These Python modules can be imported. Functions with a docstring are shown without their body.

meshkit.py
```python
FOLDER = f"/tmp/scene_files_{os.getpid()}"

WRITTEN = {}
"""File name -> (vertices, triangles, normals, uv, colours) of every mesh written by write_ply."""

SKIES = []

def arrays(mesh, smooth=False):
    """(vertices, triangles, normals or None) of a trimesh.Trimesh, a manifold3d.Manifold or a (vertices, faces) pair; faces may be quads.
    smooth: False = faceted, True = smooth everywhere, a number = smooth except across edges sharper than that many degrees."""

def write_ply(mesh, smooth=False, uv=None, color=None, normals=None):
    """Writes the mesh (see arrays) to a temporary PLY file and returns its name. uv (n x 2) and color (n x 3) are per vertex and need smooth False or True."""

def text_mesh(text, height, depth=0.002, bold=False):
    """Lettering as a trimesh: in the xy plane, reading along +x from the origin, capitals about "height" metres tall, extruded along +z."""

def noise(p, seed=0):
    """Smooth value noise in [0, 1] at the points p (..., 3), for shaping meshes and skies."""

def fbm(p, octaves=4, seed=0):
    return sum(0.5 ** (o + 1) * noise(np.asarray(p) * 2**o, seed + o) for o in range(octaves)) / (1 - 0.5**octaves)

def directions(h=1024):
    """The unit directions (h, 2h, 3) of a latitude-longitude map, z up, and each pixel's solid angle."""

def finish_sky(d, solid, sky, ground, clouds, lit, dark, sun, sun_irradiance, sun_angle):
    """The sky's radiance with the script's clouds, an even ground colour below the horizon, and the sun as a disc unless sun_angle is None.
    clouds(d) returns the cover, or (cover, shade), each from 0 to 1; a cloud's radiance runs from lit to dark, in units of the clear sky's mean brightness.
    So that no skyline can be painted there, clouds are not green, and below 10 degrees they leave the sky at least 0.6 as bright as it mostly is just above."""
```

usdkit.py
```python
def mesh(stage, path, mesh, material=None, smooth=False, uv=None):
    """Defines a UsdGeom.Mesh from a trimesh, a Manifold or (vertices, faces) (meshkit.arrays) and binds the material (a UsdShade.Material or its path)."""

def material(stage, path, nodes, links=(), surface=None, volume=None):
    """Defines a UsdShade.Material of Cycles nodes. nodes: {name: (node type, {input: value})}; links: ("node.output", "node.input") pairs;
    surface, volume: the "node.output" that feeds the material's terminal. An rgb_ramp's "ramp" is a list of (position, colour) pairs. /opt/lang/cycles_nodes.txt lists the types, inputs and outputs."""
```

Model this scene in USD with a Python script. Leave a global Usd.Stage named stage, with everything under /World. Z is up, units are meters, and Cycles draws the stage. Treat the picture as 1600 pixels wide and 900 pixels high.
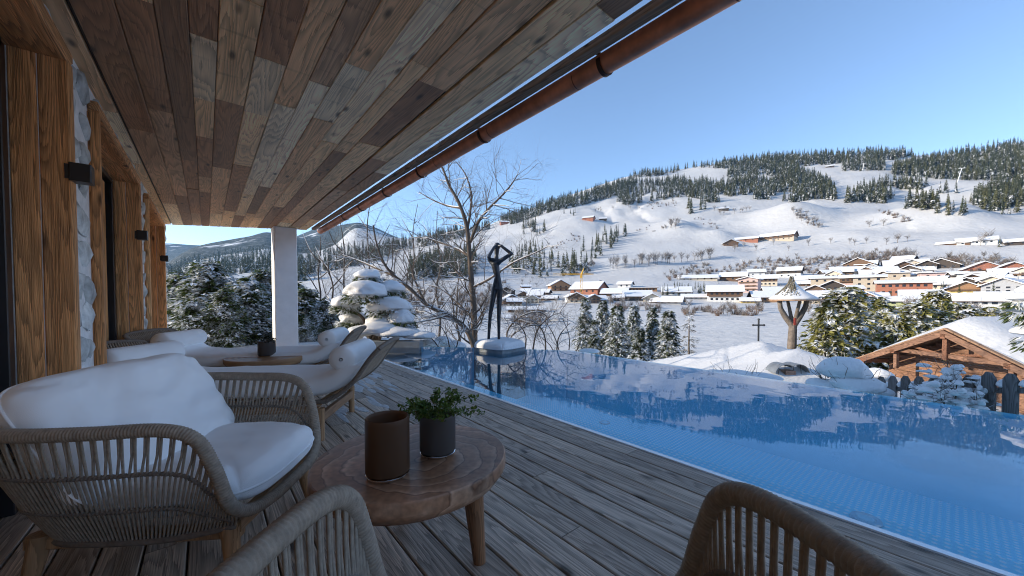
import math, random
import numpy as np
import trimesh, manifold3d
import usdkit, meshkit
from scipy.interpolate import PchipInterpolator, RegularGridInterpolator
from scipy.spatial import ConvexHull
from pxr import Usd, UsdGeom, UsdLux, UsdShade, Gf, Sdf, Vt

stage = Usd.Stage.CreateInMemory()
UsdGeom.SetStageUpAxis(stage, UsdGeom.Tokens.z)
UsdGeom.SetStageMetersPerUnit(stage, 1.0)
UsdGeom.Xform.Define(stage, '/World')
UsdGeom.Scope.Define(stage, '/World/Looks')
PI = math.pi
rng = np.random.default_rng(11)
random.seed(11)

# ------------------------------------------------------------------ camera
EYE = np.array([0.0, 0.0, 1.1]); FPX = 575.0; YAW = math.radians(39.74); PITCH = math.radians(1.43); CY = 480.4
EXPOSURE = 2.15
_h = np.array([math.sin(YAW), math.cos(YAW), 0.0])
CR = np.array([math.cos(YAW), -math.sin(YAW), 0.0])
CF = _h * math.cos(PITCH) - np.array([0, 0, math.sin(PITCH)])
CU = np.array([0, 0, math.cos(PITCH)]) + _h * math.sin(PITCH)
cam = UsdGeom.Camera.Define(stage, '/World/camera')
cam.CreateHorizontalApertureAttr(36.0); cam.CreateVerticalApertureAttr(20.25)
cam.CreateFocalLengthAttr(FPX / 1600 * 36)
cam.CreateVerticalApertureOffsetAttr((CY - 450) / 1600 * 36)
cam.CreateClippingRangeAttr(Gf.Vec2f(0.02, 30000))
cam.CreateExposureAttr(EXPOSURE)
cam.AddTransformOp().Set(Gf.Matrix4d(*CR, 0, *CU, 0, *(-CF), 0, *EYE, 1))

# ------------------------------------------------------------------ sky and sun
SUN_EL = math.radians(20.0); SUN_AZ = math.atan2(-0.79, 0.61)
SUN = np.array([math.sin(SUN_AZ) * math.cos(SUN_EL), math.cos(SUN_AZ) * math.cos(SUN_EL), math.sin(SUN_EL)])
SKY_STRENGTH = 0.068; SUN_INTENSITY = 0.44
sky_mat = usdkit.material(stage, '/World/Looks/sky_look', {
    's': ('sky_texture', {'sky_type': 'single_scattering', 'sun_disc': False, 'sun_elevation': SUN_EL, 'sun_rotation': SUN_AZ,
                          'altitude': 2400.0, 'air_density': 1.0, 'aerosol_density': 0.3, 'ozone_density': 1.4}),
    'b': ('background_shader', {'strength': SKY_STRENGTH})}, [('s.color', 'b.color')], surface='b.background')
dome = UsdLux.DomeLight.Define(stage, '/World/sky')
UsdShade.MaterialBindingAPI.Apply(dome.GetPrim()).Bind(sky_mat)
sun = UsdLux.DistantLight.Define(stage, '/World/sun')
sun.CreateIntensityAttr(SUN_INTENSITY); sun.CreateAngleAttr(0.5); sun.CreateNormalizeAttr(True)
sun.CreateColorAttr(Gf.Vec3f(1.0, 0.87, 0.69))
_z = SUN; _x = np.cross([0, 0, 1.0], _z); _x /= np.linalg.norm(_x); _y = np.cross(_z, _x)
sun.AddTransformOp().Set(Gf.Matrix4d(*_x, 0, *_y, 0, *_z, 0, 0, 0, 50, 1))

# ------------------------------------------------------------------ helpers
def ray(px, py):
    return CF + CR * ((px - 800) / FPX) + CU * ((CY - py) / FPX)
def at_z(px, py, z):
    d = ray(px, py); return EYE + d * ((z - EYE[2]) / d[2])
def at_x(px, py, x):
    d = ray(px, py); return EYE + d * ((x - EYE[0]) / d[0])
def at_y(px, py, y):
    d = ray(px, py); return EYE + d * ((y - EYE[1]) / d[1])
def at_d(px, py, depth):
    return EYE + ray(px, py) * depth
def proj(p):
    d = np.asarray(p, float) - EYE; w = d @ CF
    return 800 + FPX * (d @ CR) / w, CY - FPX * (d @ CU) / w

_names = {}
def fresh(parent, name):
    k = (parent, name); n = _names.get(k, 0); _names[k] = n + 1
    return f'{parent}/{name}' + (f'_{n:03d}' if n else '')
def meta(p, label=None, cat=None, group=None, kind=None):
    for k, v in (('label', label), ('category', cat), ('group', group), ('kind', kind)):
        if v: p.SetCustomDataByKey(k, v)
    return p
def path_of(parent):
    return '/World' if parent is None else str(parent.GetPath())
def thing(name, label=None, cat=None, loc=(0, 0, 0), rotz=0.0, scale=None, group=None, parent=None, kind=None):
    x = UsdGeom.Xform.Define(stage, fresh(path_of(parent), name))
    x.AddTranslateOp().Set(Gf.Vec3d(*map(float, loc))); x.AddRotateZOp().Set(math.degrees(rotz))
    if scale is not None:
        x.AddScaleOp().Set(Gf.Vec3f(*([float(scale)] * 3 if np.ndim(scale) == 0 else map(float, scale))))
    return meta(x.GetPrim(), label, cat, group, kind)
def obj(name, mesh, mat, parent=None, smooth=False, label=None, cat=None, group=None, kind=None, color=None):
    if isinstance(mesh, MB): mesh = mesh.get()
    m = usdkit.mesh(stage, fresh(path_of(parent), name), mesh, mat if isinstance(mat, UsdShade.Material) else str(mat), smooth); mat = str(mat.GetPath())
    if str(mat) in ROND:
        n = len(m.GetPointsAttr().Get())
        UsdGeom.PrimvarsAPI(m).CreatePrimvar('rnd', Sdf.ValueTypeNames.FloatArray, 'vertex').Set(Vt.FloatArray.FromNumpy(np.full(n, _pick.random(), np.float32)))
    return meta(m.GetPrim(), label, cat, group, kind)
ROND = set(); _pick = np.random.default_rng(5)
def dup(src, name, loc, rotz=0.0, scale=None, label=None, cat=None, group=None):
    was = src.GetCustomData()
    t = thing(name, label or was.get('label'), cat or was.get('category'), loc, rotz, scale, group or was.get('group'))
    t.GetReferences().AddInternalReference(src.GetPath()); t.SetInstanceable(True)
    return t
def proto(name):
    """A class prim holding one kind's parts, referenced by every copy."""
    return stage.CreateClassPrim(fresh('/World', name))
def xf(prim, loc, rotz=0.0):
    UsdGeom.Xformable(prim).ClearXformOpOrder()
    for o in prim.GetAttributes():
        if o.GetName() == 'xformOp:translate': o.Set(Gf.Vec3d(*map(float, loc)))

def _cross3(a, b): return np.array([a[1] * b[2] - a[2] * b[1], a[2] * b[0] - a[0] * b[2], a[0] * b[1] - a[1] * b[0]])
def _crossv(a, b): return np.stack([a[:, 1] * b[:, 2] - a[:, 2] * b[:, 1], a[:, 2] * b[:, 0] - a[:, 0] * b[:, 2], a[:, 0] * b[:, 1] - a[:, 1] * b[:, 0]], 1)
class MB:
    def __init__(s): s.V = []; s.F = []; s.n = 0
    def add(s, v, f):
        v = np.asarray(v, float); f = np.asarray(f, int)
        if f.shape[1] == 4: f = np.vstack([f[:, [0, 1, 2]], f[:, [0, 2, 3]]])
        s.V.append(v); s.F.append(f + s.n); s.n += len(v); return s
    def mesh(s, m):
        v, f, _ = meshkit.arrays(m); return s.add(v, f)
    def get(s): return np.vstack(s.V), np.vstack(s.F)
    def box(s, c, size, rotz=0.0, taper=1.0):
        x, y, z = np.array(size) / 2
        v = np.array([[-x, -y, -z], [x, -y, -z], [x, y, -z], [-x, y, -z], [-x, -y, z], [x, -y, z], [x, y, z], [-x, y, z]])
        v[4:, :2] *= taper
        if rotz: v = v @ rz(rotz).T
        return s.add(v + np.array(c), [[0, 3, 2, 1], [4, 5, 6, 7], [0, 1, 5, 4], [1, 2, 6, 5], [2, 3, 7, 6], [3, 0, 4, 7]])
    def bar(s, c, size, ch, axis=1):
        """Box with chamfered long edges along axis; ends slightly chamfered too."""
        o = [i for i in range(3) if i != axis]; a, b, L = size[o[0]] / 2, size[o[1]] / 2, size[axis] / 2
        if axis == 1: a, b = b, a; o = o[::-1]
        sec = np.array([[-a + ch, -b], [a - ch, -b], [a, -b + ch], [a, b - ch], [a - ch, b], [-a + ch, b], [-a, b - ch], [-a, -b + ch]])
        v = np.zeros((16, 3))
        for k, e in enumerate((-L, L)):
            v[8 * k:8 * k + 8, o[0]] = sec[:, 0]; v[8 * k:8 * k + 8, o[1]] = sec[:, 1]; v[8 * k:8 * k + 8, axis] = e
        f = [[i, (i + 1) % 8, 8 + (i + 1) % 8] for i in range(8)] + [[i, 8 + (i + 1) % 8, 8 + i] for i in range(8)]
        f += [[0, i + 1, i] for i in range(1, 7)] + [[8, 8 + i, 9 + i] for i in range(1, 7)]
        return s.add(v + np.array(c), f)
    def tube(s, pts, rad, n=8, closed=False, cap=True, flat=None):
        p = np.asarray(pts, float); m = len(p); r = np.broadcast_to(np.asarray(rad, float), (m,))
        t = np.roll(p, -1, 0) - np.roll(p, 1, 0) if closed else np.gradient(p, axis=0)
        t /= np.maximum(np.linalg.norm(t, axis=1, keepdims=True), 1e-9)
        if n <= 4:                                                # thin twigs: one reference direction is enough
            ref = _cross3(t[0], (.31, .87, .39)); us = _crossv(np.broadcast_to(_cross3(ref, t[0]), t.shape) + 1e-6, t); us /= np.maximum(np.sqrt((us * us).sum(1, keepdims=True)), 1e-9)
        else:
            u = np.cross(t[0], [0, 0, 1.0] if abs(t[0][2]) < .9 else [1.0, 0, 0]); u /= np.linalg.norm(u)
            us = []
            for k in range(m):
                u = u - t[k] * (u @ t[k]); u /= max(math.sqrt(u @ u), 1e-9); us.append(u)
            us = np.array(us)
        ws = _crossv(t, us)
        a = np.arange(n) * 2 * PI / n
        v = (p[:, None] + r[:, None, None] * (np.cos(a)[None, :, None] * us[:, None] + np.sin(a)[None, :, None] * ws[:, None])).reshape(-1, 3)
        rows = m if closed else m - 1
        i = np.arange(rows)[:, None]; j = np.arange(n)[None]
        A = i * n + j; B = i * n + (j + 1) % n; C = ((i + 1) % m) * n + (j + 1) % n; D = ((i + 1) % m) * n + j
        f = np.stack([A, B, C, D], -1).reshape(-1, 4)
        f = np.vstack([f[:, [0, 1, 2]], f[:, [0, 2, 3]]])
        if cap and not closed:
            e = [[0, k + 1, k] for k in range(1, n - 1)] + [[(m - 1) * n, (m - 1) * n + k, (m - 1) * n + k + 1] for k in range(1, n - 1)]
            f = np.vstack([f, e])
        return s.add(v, f)
    def lathe(s, prof, n=32, c=(0, 0, 0), wob=None):
        pr = np.asarray(prof, float); a = np.arange(n) * 2 * PI / n; m = len(pr)
        w = np.ones(n) if wob is None else wob
        v = np.stack([np.outer(pr[:, 0], np.cos(a) * w), np.outer(pr[:, 0], np.sin(a) * w), np.repeat(pr[:, 1:2], n, 1)], -1).reshape(-1, 3) + np.array(c)
        i = np.arange(m - 1)[:, None]; j = np.arange(n)[None]
        f = np.stack([i * n + j, i * n + (j + 1) % n, (i + 1) * n + (j + 1) % n, (i + 1) * n + j], -1).reshape(-1, 4)
        return s.add(v, f)
    def hull(s, pts):
        h = ConvexHull(np.asarray(pts)); v = h.points
        f = h.simplices.copy(); c = v.mean(0)
        a, b, d = v[f[:, 0]], v[f[:, 1]], v[f[:, 2]]
        flip = ((np.cross(b - a, d - a)) * (a - c)).sum(1) < 0
        f[flip] = f[flip][:, ::-1]
        return s.add(v, f)
    def move(s, loc, rotz=0.0):
        for k in range(len(s.V)): s.V[k] = s.V[k] @ rz(rotz).T + np.array(loc)
        return s
def rz(a):
    c, s_ = math.cos(a), math.sin(a); return np.array([[c, -s_, 0], [s_, c, 0], [0, 0, 1.0]])
def prism(poly, z0, z1):
    """Vertical prism over a simple polygon (list of xy), with caps."""
    import shapely.geometry as sg
    p = sg.Polygon(poly)
    m = trimesh.creation.extrude_polygon(p, z1 - z0, engine='earcut'); m.apply_translation([0, 0, z0])
    return m
def spline(pts, k=8, closed=False):
    p = np.asarray(pts, float); n = len(p); out = []
    for i in range(n if closed else n - 1):
        g = (lambda q: p[q % n]) if closed else (lambda q: p[min(max(q, 0), n - 1)])
        a, b, c, d = g(i - 1), g(i), g(i + 1), g(i + 2)
        t = (np.arange(k) / k)[:, None]
        out.append(.5 * (2 * b + (c - a) * t + (2 * a - 5 * b + 4 * c - d) * t ** 2 + (3 * b - a - 3 * c + d) * t ** 3))
    if not closed: out.append(p[-1:])
    return np.vstack(out)
def resample(p, n, closed=False):
    p = np.asarray(p, float); q = np.vstack([p, p[:1]]) if closed else p
    L = np.r_[0, np.cumsum(np.linalg.norm(np.diff(q, axis=0), axis=1))]
    t = np.linspace(0, L[-1], n + 1)[:-1] if closed else np.linspace(0, L[-1], n)
    return np.stack([np.interp(t, L, q[:, k]) for k in range(3)], 1)
def fbm(p, octaves=4, seed=0):
    p = np.asarray(p, float); out = 0; a = .5
    for o in range(octaves): out = out + a * (meshkit.noise(p * 2 ** o, seed + o) - .5); a *= .5
    return out
# ------------------------------------------------------------------ materials
def L(name): return f'/World/Looks/{name}'
def plain(name, col, rough=.6, metal=0.0, noise=None, bump=None, spec=.5, vary=0.0, extra=None):
    """Principled surface whose colour is mottled by noise = (scale, amount) and relief by bump = (scale, distance)."""
    n = {'p': ('principled_bsdf', {'base_color': col, 'roughness': rough, 'metallic': metal, 'specular_ior_level': spec, **(extra or {})})}
    l = []
    if noise or bump or vary: n['t'] = ('texture_coordinate', {})
    src = None
    if noise:
        n['n'] = ('noise_texture', {'scale': noise[0], 'detail': 5.0, 'roughness': .6})
        c = np.array(col); a = noise[1]
        n['r'] = ('rgb_ramp', {'ramp': [(.3, tuple(c * (1 - a))), (.7, tuple(np.minimum(c * (1 + a), .95)))]})
        l += [('t.object', 'n.vector'), ('n.fac', 'r.fac')]; src = 'r.color'
    if vary:
        n['o'] = ('attribute', {'attribute': 'rnd'}); n['mr'] = ('map_range', {'to_min': 1 - vary, 'to_max': 1 + vary})
        n['h'] = ('hsv', {'color': col})
        l += [('o.fac', 'mr.value'), ('mr.result', 'h.value')]
        if src: l.append((src, 'h.color'))
        src = 'h.color'
    if src: l.append((src, 'p.base_color'))
    if bump:
        n['bn'] = ('noise_texture', {'scale': bump[0], 'detail': 4.0}); n['b'] = ('bump', {'distance': bump[1], 'strength': .8})
        l += [('t.object', 'bn.vector'), ('bn.fac', 'b.height'), ('b.normal', 'p.normal')]
    if vary: ROND.add(L(name))
    return usdkit.material(stage, L(name), n, l, surface='p.BSDF')

def wood(name, tones, axis=1, across=20.0, along=1.1, rough=.65, dark=.35, ring=.55, knots=True, bump=.0015, rings=20.0, saw=False, spec=.3):
    """Timber with long grain on the given axis; tones = colours that object_info.random picks between, one per board."""
    sc = [across] * 3; sc[axis] = along
    fine = [across * 9] * 3; fine[axis] = along * 4
    big = [3.0] * 3; big[axis] = .45
    ctr = [across * .32] * 3; ctr[axis] = along * .55
    n = {'t': ('texture_coordinate', {}), 'o': ('attribute', {'attribute': 'rnd'}),
         'off': ('vector_math', {'math_type': 'scale', 'vector1': (37.3, 53.1, 71.7)}),
         'add': ('vector_math', {'math_type': 'add'}),
         'm2': ('mapping', {'scale': tuple(fine)}), 'm3': ('mapping', {'scale': tuple(big)}),
         'm4': ('mapping', {'scale': tuple(ctr)}), 'cn': ('noise_texture', {'scale': 1.0, 'detail': 1.6, 'roughness': .35}), 'fw': ('math', {'math_type': 'multiply_add', 'value2': .05}),
         'cm': ('math', {'math_type': 'multiply', 'value2': rings}), 'w': ('math', {'math_type': 'fraction'}),
         'f': ('noise_texture', {'scale': 1.0, 'detail': 3.0, 'roughness': .6}),
         'g': ('noise_texture', {'scale': 1.0, 'detail': 3.0, 'roughness': .55}),
         'tone': ('rgb_ramp', {'interpolate': len(tones) < 6, 'ramp': [(i / max(len(tones) - 1, 1), t) for i, t in enumerate(tones)]}),
         'wr': ('map_range', {'from_min': .35, 'from_max': 1.0, 'to_min': 1.10, 'to_max': 1 - ring, 'clamp': True}),
         'fr': ('map_range', {'from_min': .3, 'from_max': .7, 'to_min': 1 - dark, 'to_max': 1.18}),
         'gr': ('map_range', {'from_min': .3, 'from_max': .7, 'to_min': .72, 'to_max': 1.30}),
         'mu': ('math', {'math_type': 'multiply'}), 'mu2': ('math', {'math_type': 'multiply'}),
         'h': ('vector_math', {'math_type': 'scale'}),
         'p': ('principled_bsdf', {'roughness': rough, 'specular_ior_level': spec}),
         'bs': ('math', {'math_type': 'add'}), 'b': ('bump', {'distance': bump, 'strength': 1.0})}
    l = [('o.fac', 'off.scale'), ('t.object', 'add.vector1'), ('off.vector', 'add.vector2'),
         ('add.vector', 'm2.vector'), ('add.vector', 'm3.vector'),
         ('m4.vector', 'cn.vector'), ('f.fac', 'fw.value1'), ('cn.fac', 'fw.value3'), ('fw.value', 'cm.value1'), ('cm.value', 'w.value1'), ('add.vector', 'm4.vector'), ('m2.vector', 'f.vector'), ('m3.vector', 'g.vector'),
         ('o.fac', 'tone.fac'), ('w.value', 'wr.value'), ('f.fac', 'fr.value'), ('g.fac', 'gr.value'),
         ('wr.result', 'mu.value1'), ('fr.result', 'mu.value2'), ('mu.value', 'mu2.value1'), ('gr.result', 'mu2.value2'),
         ('tone.color', 'h.vector1'), ('w.value', 'bs.value1'), ('f.fac', 'bs.value2'), ('bs.value', 'b.height'), ('b.normal', 'p.normal')]
    last = 'mu2.value'
    if knots:
        kn = [7.0] * 3; kn[axis] = 2.4
        n['mk'] = ('mapping', {'scale': tuple(kn)}); n['v'] = ('voronoi_texture', {'scale': 1.0})
        n['kr'] = ('map_range', {'from_min': .06, 'from_max': .17, 'to_min': .22, 'to_max': 1.0, 'clamp': True}); n['mu3'] = ('math', {'math_type': 'multiply'})
        l += [('add.vector', 'mk.vector'), ('mk.vector', 'v.vector'), ('v.distance', 'kr.value'), (last, 'mu3.value1'), ('kr.result', 'mu3.value2')]; last = 'mu3.value'
    if saw:
        sw = [2.0] * 3; sw[axis] = 16.0
        n['ms'] = ('mapping', {'scale': tuple(sw)}); n['sv'] = ('noise_texture', {'scale': 1.0, 'detail': 2.0})
        n['sr'] = ('map_range', {'from_min': .30, 'from_max': .38, 'to_min': .80, 'to_max': 1.0, 'clamp': True}); n['mu4'] = ('math', {'math_type': 'multiply'})
        l += [('add.vector', 'ms.vector'), ('ms.vector', 'sv.vector'), ('sv.fac', 'sr.value'), (last, 'mu4.value1'), ('sr.result', 'mu4.value2')]; last = 'mu4.value'
    l += [(last, 'h.scale'), ('h.vector', 'p.base_color')]
    ROND.add(L(name))
    return usdkit.material(stage, L(name), n, l, surface='p.BSDF')

def leafy(name, col, snow=.5, scale=3.0, vary=.3, light=(.85, .87, .9), soft=.07, trans=.25):
    """Foliage (or twigs) with snow lying on what faces up, patchy by noise; snow = share covered."""
    n = {'t': ('geometry', {}), 'o': ('attribute', {'attribute': 'rnd'}), 'sep': ('separate_xyz', {}), 'ab': ('math', {'math_type': 'absolute'}),
         'n': ('noise_texture', {'scale': scale, 'detail': 3.0, 'roughness': .65}), 'n2': ('noise_texture', {'scale': scale * .35, 'detail': 2.0}),
         's1': ('math', {'math_type': 'multiply_add', 'value2': .35}), 'th': ('map_range', {'from_min': .98 - snow * .62 - soft, 'from_max': .98 - snow * .62 + soft, 'clamp': True}),
         'cr': ('rgb_ramp', {'ramp': [(.3, tuple(np.array(col) * (1 - vary))), (.7, tuple(np.array(col) * (1 + vary)))]}),
         'mx': ('mix_color', {'b': light}), 'd': ('principled_bsdf', {'roughness': .75, 'specular_ior_level': .2}),
         'tl': ('translucent_bsdf', {}), 'm': ('mix_closure', {'fac': trans})}
    l = [('t.normal', 'sep.vector'), ('sep.z', 'ab.value1'), ('t.position', 'n.vector'), ('t.position', 'n2.vector'),
         ('ab.value', 's1.value1'), ('n.fac', 's1.value3'), ('s1.value', 'th.value'), ('th.result', 'mx.fac'), ('n2.fac', 'cr.fac'), ('cr.color', 'mx.a'),
         ('mx.result', 'd.base_color'), ('mx.result', 'tl.color'), ('d.BSDF', 'm.closure1'), ('tl.BSDF', 'm.closure2')]
    return usdkit.material(stage, L(name), n, l, surface='m.closure')

SNOW = plain('snow_look', (.60, .60, .60), .55, noise=(2.0, .03), bump=(9.0, .03), spec=.3)
SNOW_SOFT = plain('snow_soft_look', (.68, .68, .68), .5, noise=(4.0, .02), bump=(26.0, .012), spec=.3)
CEIL = wood('reclaimed_ceiling', [(.92, .58, .30), (.40, .20, .095), (.94, .70, .44), (.78, .46, .235), (.34, .18, .09), (.94, .64, .36), (.60, .36, .20), (.95, .76, .52), (.46, .23, .11), (.90, .58, .32)], 1, 20, 1.0, saw=True, ring=.36, dark=.24, rough=.48, spec=.55)
DECK = wood('weathered_deck', [(.54, .435, .345), (.66, .54, .425), (.43, .345, .275), (.60, .475, .365)], 1, 24, 1.0, rough=.5, ring=.45, dark=.4)
BEAM = wood('old_beam', [(.90, .43, .17), (.80, .37, .145), (.94, .51, .225)], 2, 32, 1.3, ring=.46, dark=.46, bump=.004)
BEAMY = wood('old_lintel', [(.88, .44, .19), (.80, .39, .16)], 1, 32, 1.3, ring=.46, dark=.46, bump=.004)
DOORW = wood('door_boards', [(.74, .38, .15), (.62, .31, .12)], 2, 16, .8, ring=.5)
TEAK = wood('teak_leg', [(.42, .25, .13), (.38, .22, .115)], 2, 26, 2.0, ring=.3, dark=.2, knots=False, rough=.45, bump=.0006)
TEAKX = wood('teak_rail', [(.42, .25, .13), (.38, .22, .115)], 0, 26, 2.0, ring=.3, dark=.2, knots=False, rough=.45, bump=.0006)
EDGEW = wood('eave_board', [(.36, .22, .135)], 1, 20, 1.0)
STONE = plain('pale_stone', (.56, .585, .58), .8, noise=(9.0, .42), bump=(30.0, .01), vary=.16)
MORTAR = plain('lime_mortar', (.86, .87, .865), .85, noise=(14.0, .14), bump=(40.0, .012))
PLASTER = plain('white_plaster', (.84, .84, .84), .8, noise=(5.0, .05), bump=(60.0, .003))
BLACK = plain('black_steel', (.014, .014, .016), .35, spec=.5)
COPPER = plain('aged_copper', (.56, .22, .12), .42, metal=.45, noise=(7.0, .35))
COPPERD = plain('dark_copper_band', (.06, .028, .02), .45, metal=.5)
STEEL = plain('pool_lip_steel', (.72, .75, .78), .3, metal=.6, noise=(20.0, .05))
FABRIC = plain('cushion_fabric', (.93, .92, .91), .9, noise=(3.0, .04), bump=(420.0, .0012), spec=.2, extra={'sheen_weight': .15})
ROPE = plain('taupe_rope', (.34, .275, .21), .8, noise=(60.0, .22), bump=(900.0, .001), spec=.25)
ROPED = plain('dark_rope', (.20, .165, .135), .8, noise=(60.0, .2), bump=(900.0, .001), spec=.25)
BRONZE = plain('dark_bronze', (.045, .048, .055), .42, metal=.6, noise=(8.0, .5), bump=(50.0, .004))
CONCRETE = plain('grey_concrete', (.20, .22, .23), .8, noise=(6.0, .2), bump=(40.0, .004))
BARK = plain('brown_bark', (.135, .105, .08), .9, noise=(20.0, .4), bump=(60.0, .01))
TWIG = leafy('frosty_twig', (.17, .13, .10), snow=.30, scale=9.0, trans=0.0)
FARTWIG = leafy('far_bare_twig', (.16, .135, .115), snow=.34, scale=.25, trans=0.0)
# ------------------------------------------------------------------ the chalet: wall, doors, soffit, gutter, column
WX = -0.585                       # face of the house wall
CEILZ = 2.6
E0 = at_z(262.4, 351.4, CEILZ); E1 = at_z(498.4, 360.3, CEILZ)
def end_y(x, off=0.0):            # the far end of roof and terrace runs at a slant
    return E0[1] + (E1[1] - E0[1]) * (x - E0[0]) / (E1[0] - E0[0]) + off

house = thing('chalet', 'timber and whitewashed stone chalet whose roof covers the terrace', 'house')
HEND = end_y(WX) - .12
Y0 = -.55                         # roof cut short here, just behind the viewer, to let in more skylight
# doors: (y start, y end) of the three timber-lined openings
OPEN = [(-1.6, 3.14), (3.94, 5.96), (6.87, 9.2)]
wall_mb = MB()
for a, b in zip([-1.72] + [o[1] for o in OPEN], [o[0] for o in OPEN] + [HEND]):
    wall_mb.box((WX - .26, (a + b) / 2, 1.3), (.46, b - a, 2.72))
for a, b in OPEN: wall_mb.box((WX - .26, (a + b) / 2, 2.57), (.46, b - a - .004, .20))
wall = obj('stone_wall', wall_mb, MORTAR, house, label='whitewashed rubble stone wall between the timber doors')
def stones(y0, y1, z0, z1, cy, cz, corner=False):
    ny = max(1, round((y1 - y0) / cy)); nz = max(1, round((z1 - z0) / cz))
    for k in range(nz):
        for j in range(ny):
            w = (y1 - y0) / ny; h = (z1 - z0) / nz
            c = np.array([WX - .028, y0 + (j + .5 + (.5 if k % 2 else 0) * (j < ny - 1) * .8) * w + rng.normal(0, .1) * w, z0 + (k + .5) * h + rng.normal(0, .08) * h])
            if c[1] < y0 + .03 or c[1] > y1 - .03: c[1] = np.clip(c[1], y0 + w * .35, y1 - w * .35)
            d = rng.normal(size=(22, 3)); d /= np.linalg.norm(d, axis=1, keepdims=True)
            d *= rng.uniform(.82, 1.08, (22, 1))
            p = c + d * np.array([rng.uniform(.026, .038), w * rng.uniform(.42, .54), h * rng.uniform(.42, .54)])
            m = MB().hull(p)
            obj('stone', m, STONE, wall, smooth=50)
stones(3.22, 3.86, .02, 2.58, .30, .21); stones(6.04, 6.79, .02, 2.58, .32, .22); stones(9.28, HEND - .02, .02, 2.58, .30, .2)
for a, b in OPEN: stones(max(a, .6), b + (.08 if a < 0 else 0), 2.475, 2.585, .33, .12)
for y0, y1 in OPEN:
    fr = obj('door_frame', MB().bar((WX - .09, (y0 + y1) / 2, 2.435), (.23, y1 - y0 + .10, .07), .006, 1), BEAMY, house)
    for y, e in ((y0, 1), (y1, -1)):
        # two thick old planks make the lining of each side
        wd = (.112, .098); x = WX + .025
        for w in wd:
            obj('jamb', MB().bar((x - w / 2, y - e * .03 + e * .0, 1.2), (w - .004, .075, 2.398), .005, 2), BEAM, fr); x -= w
    lf = obj('door', MB().box((WX - .26, (y0 + y1) / 2, 1.2), (.05, y1 - y0 - .08, 2.38)), BLACK, house)
    n = int((y1 - y0 - .2) / .19); yy = y0 + .09
    for k in range(n):
        obj('board', MB().bar((WX - .226, yy + .095, 1.19), (.022, .184, 2.26), .004, 2), DOORW, lf); yy += .19
    for y in (y0 + .075, y1 - .075): obj('steel_frame', MB().bar((WX - .208, y, 1.19), (.06, .07, 2.38), .004, 2), BLACK, lf)
    obj('steel_frame', MB().bar((WX - .208, (y0 + y1) / 2, 2.375), (.06, y1 - y0 - .16, .05), .004, 1), BLACK, lf)
    for y in (y1 + .045, y0 - .045):
        obj('corner_trim', MB().bar((WX + .004, y, 1.2), (.045, .065, 2.40), .006, 2), BEAM, fr)
    obj('corner_trim', MB().bar((WX + .004, (y0 + y1) / 2, 2.447), (.045, y1 - y0 + .155, .055), .006, 1), BEAMY, fr)

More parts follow.
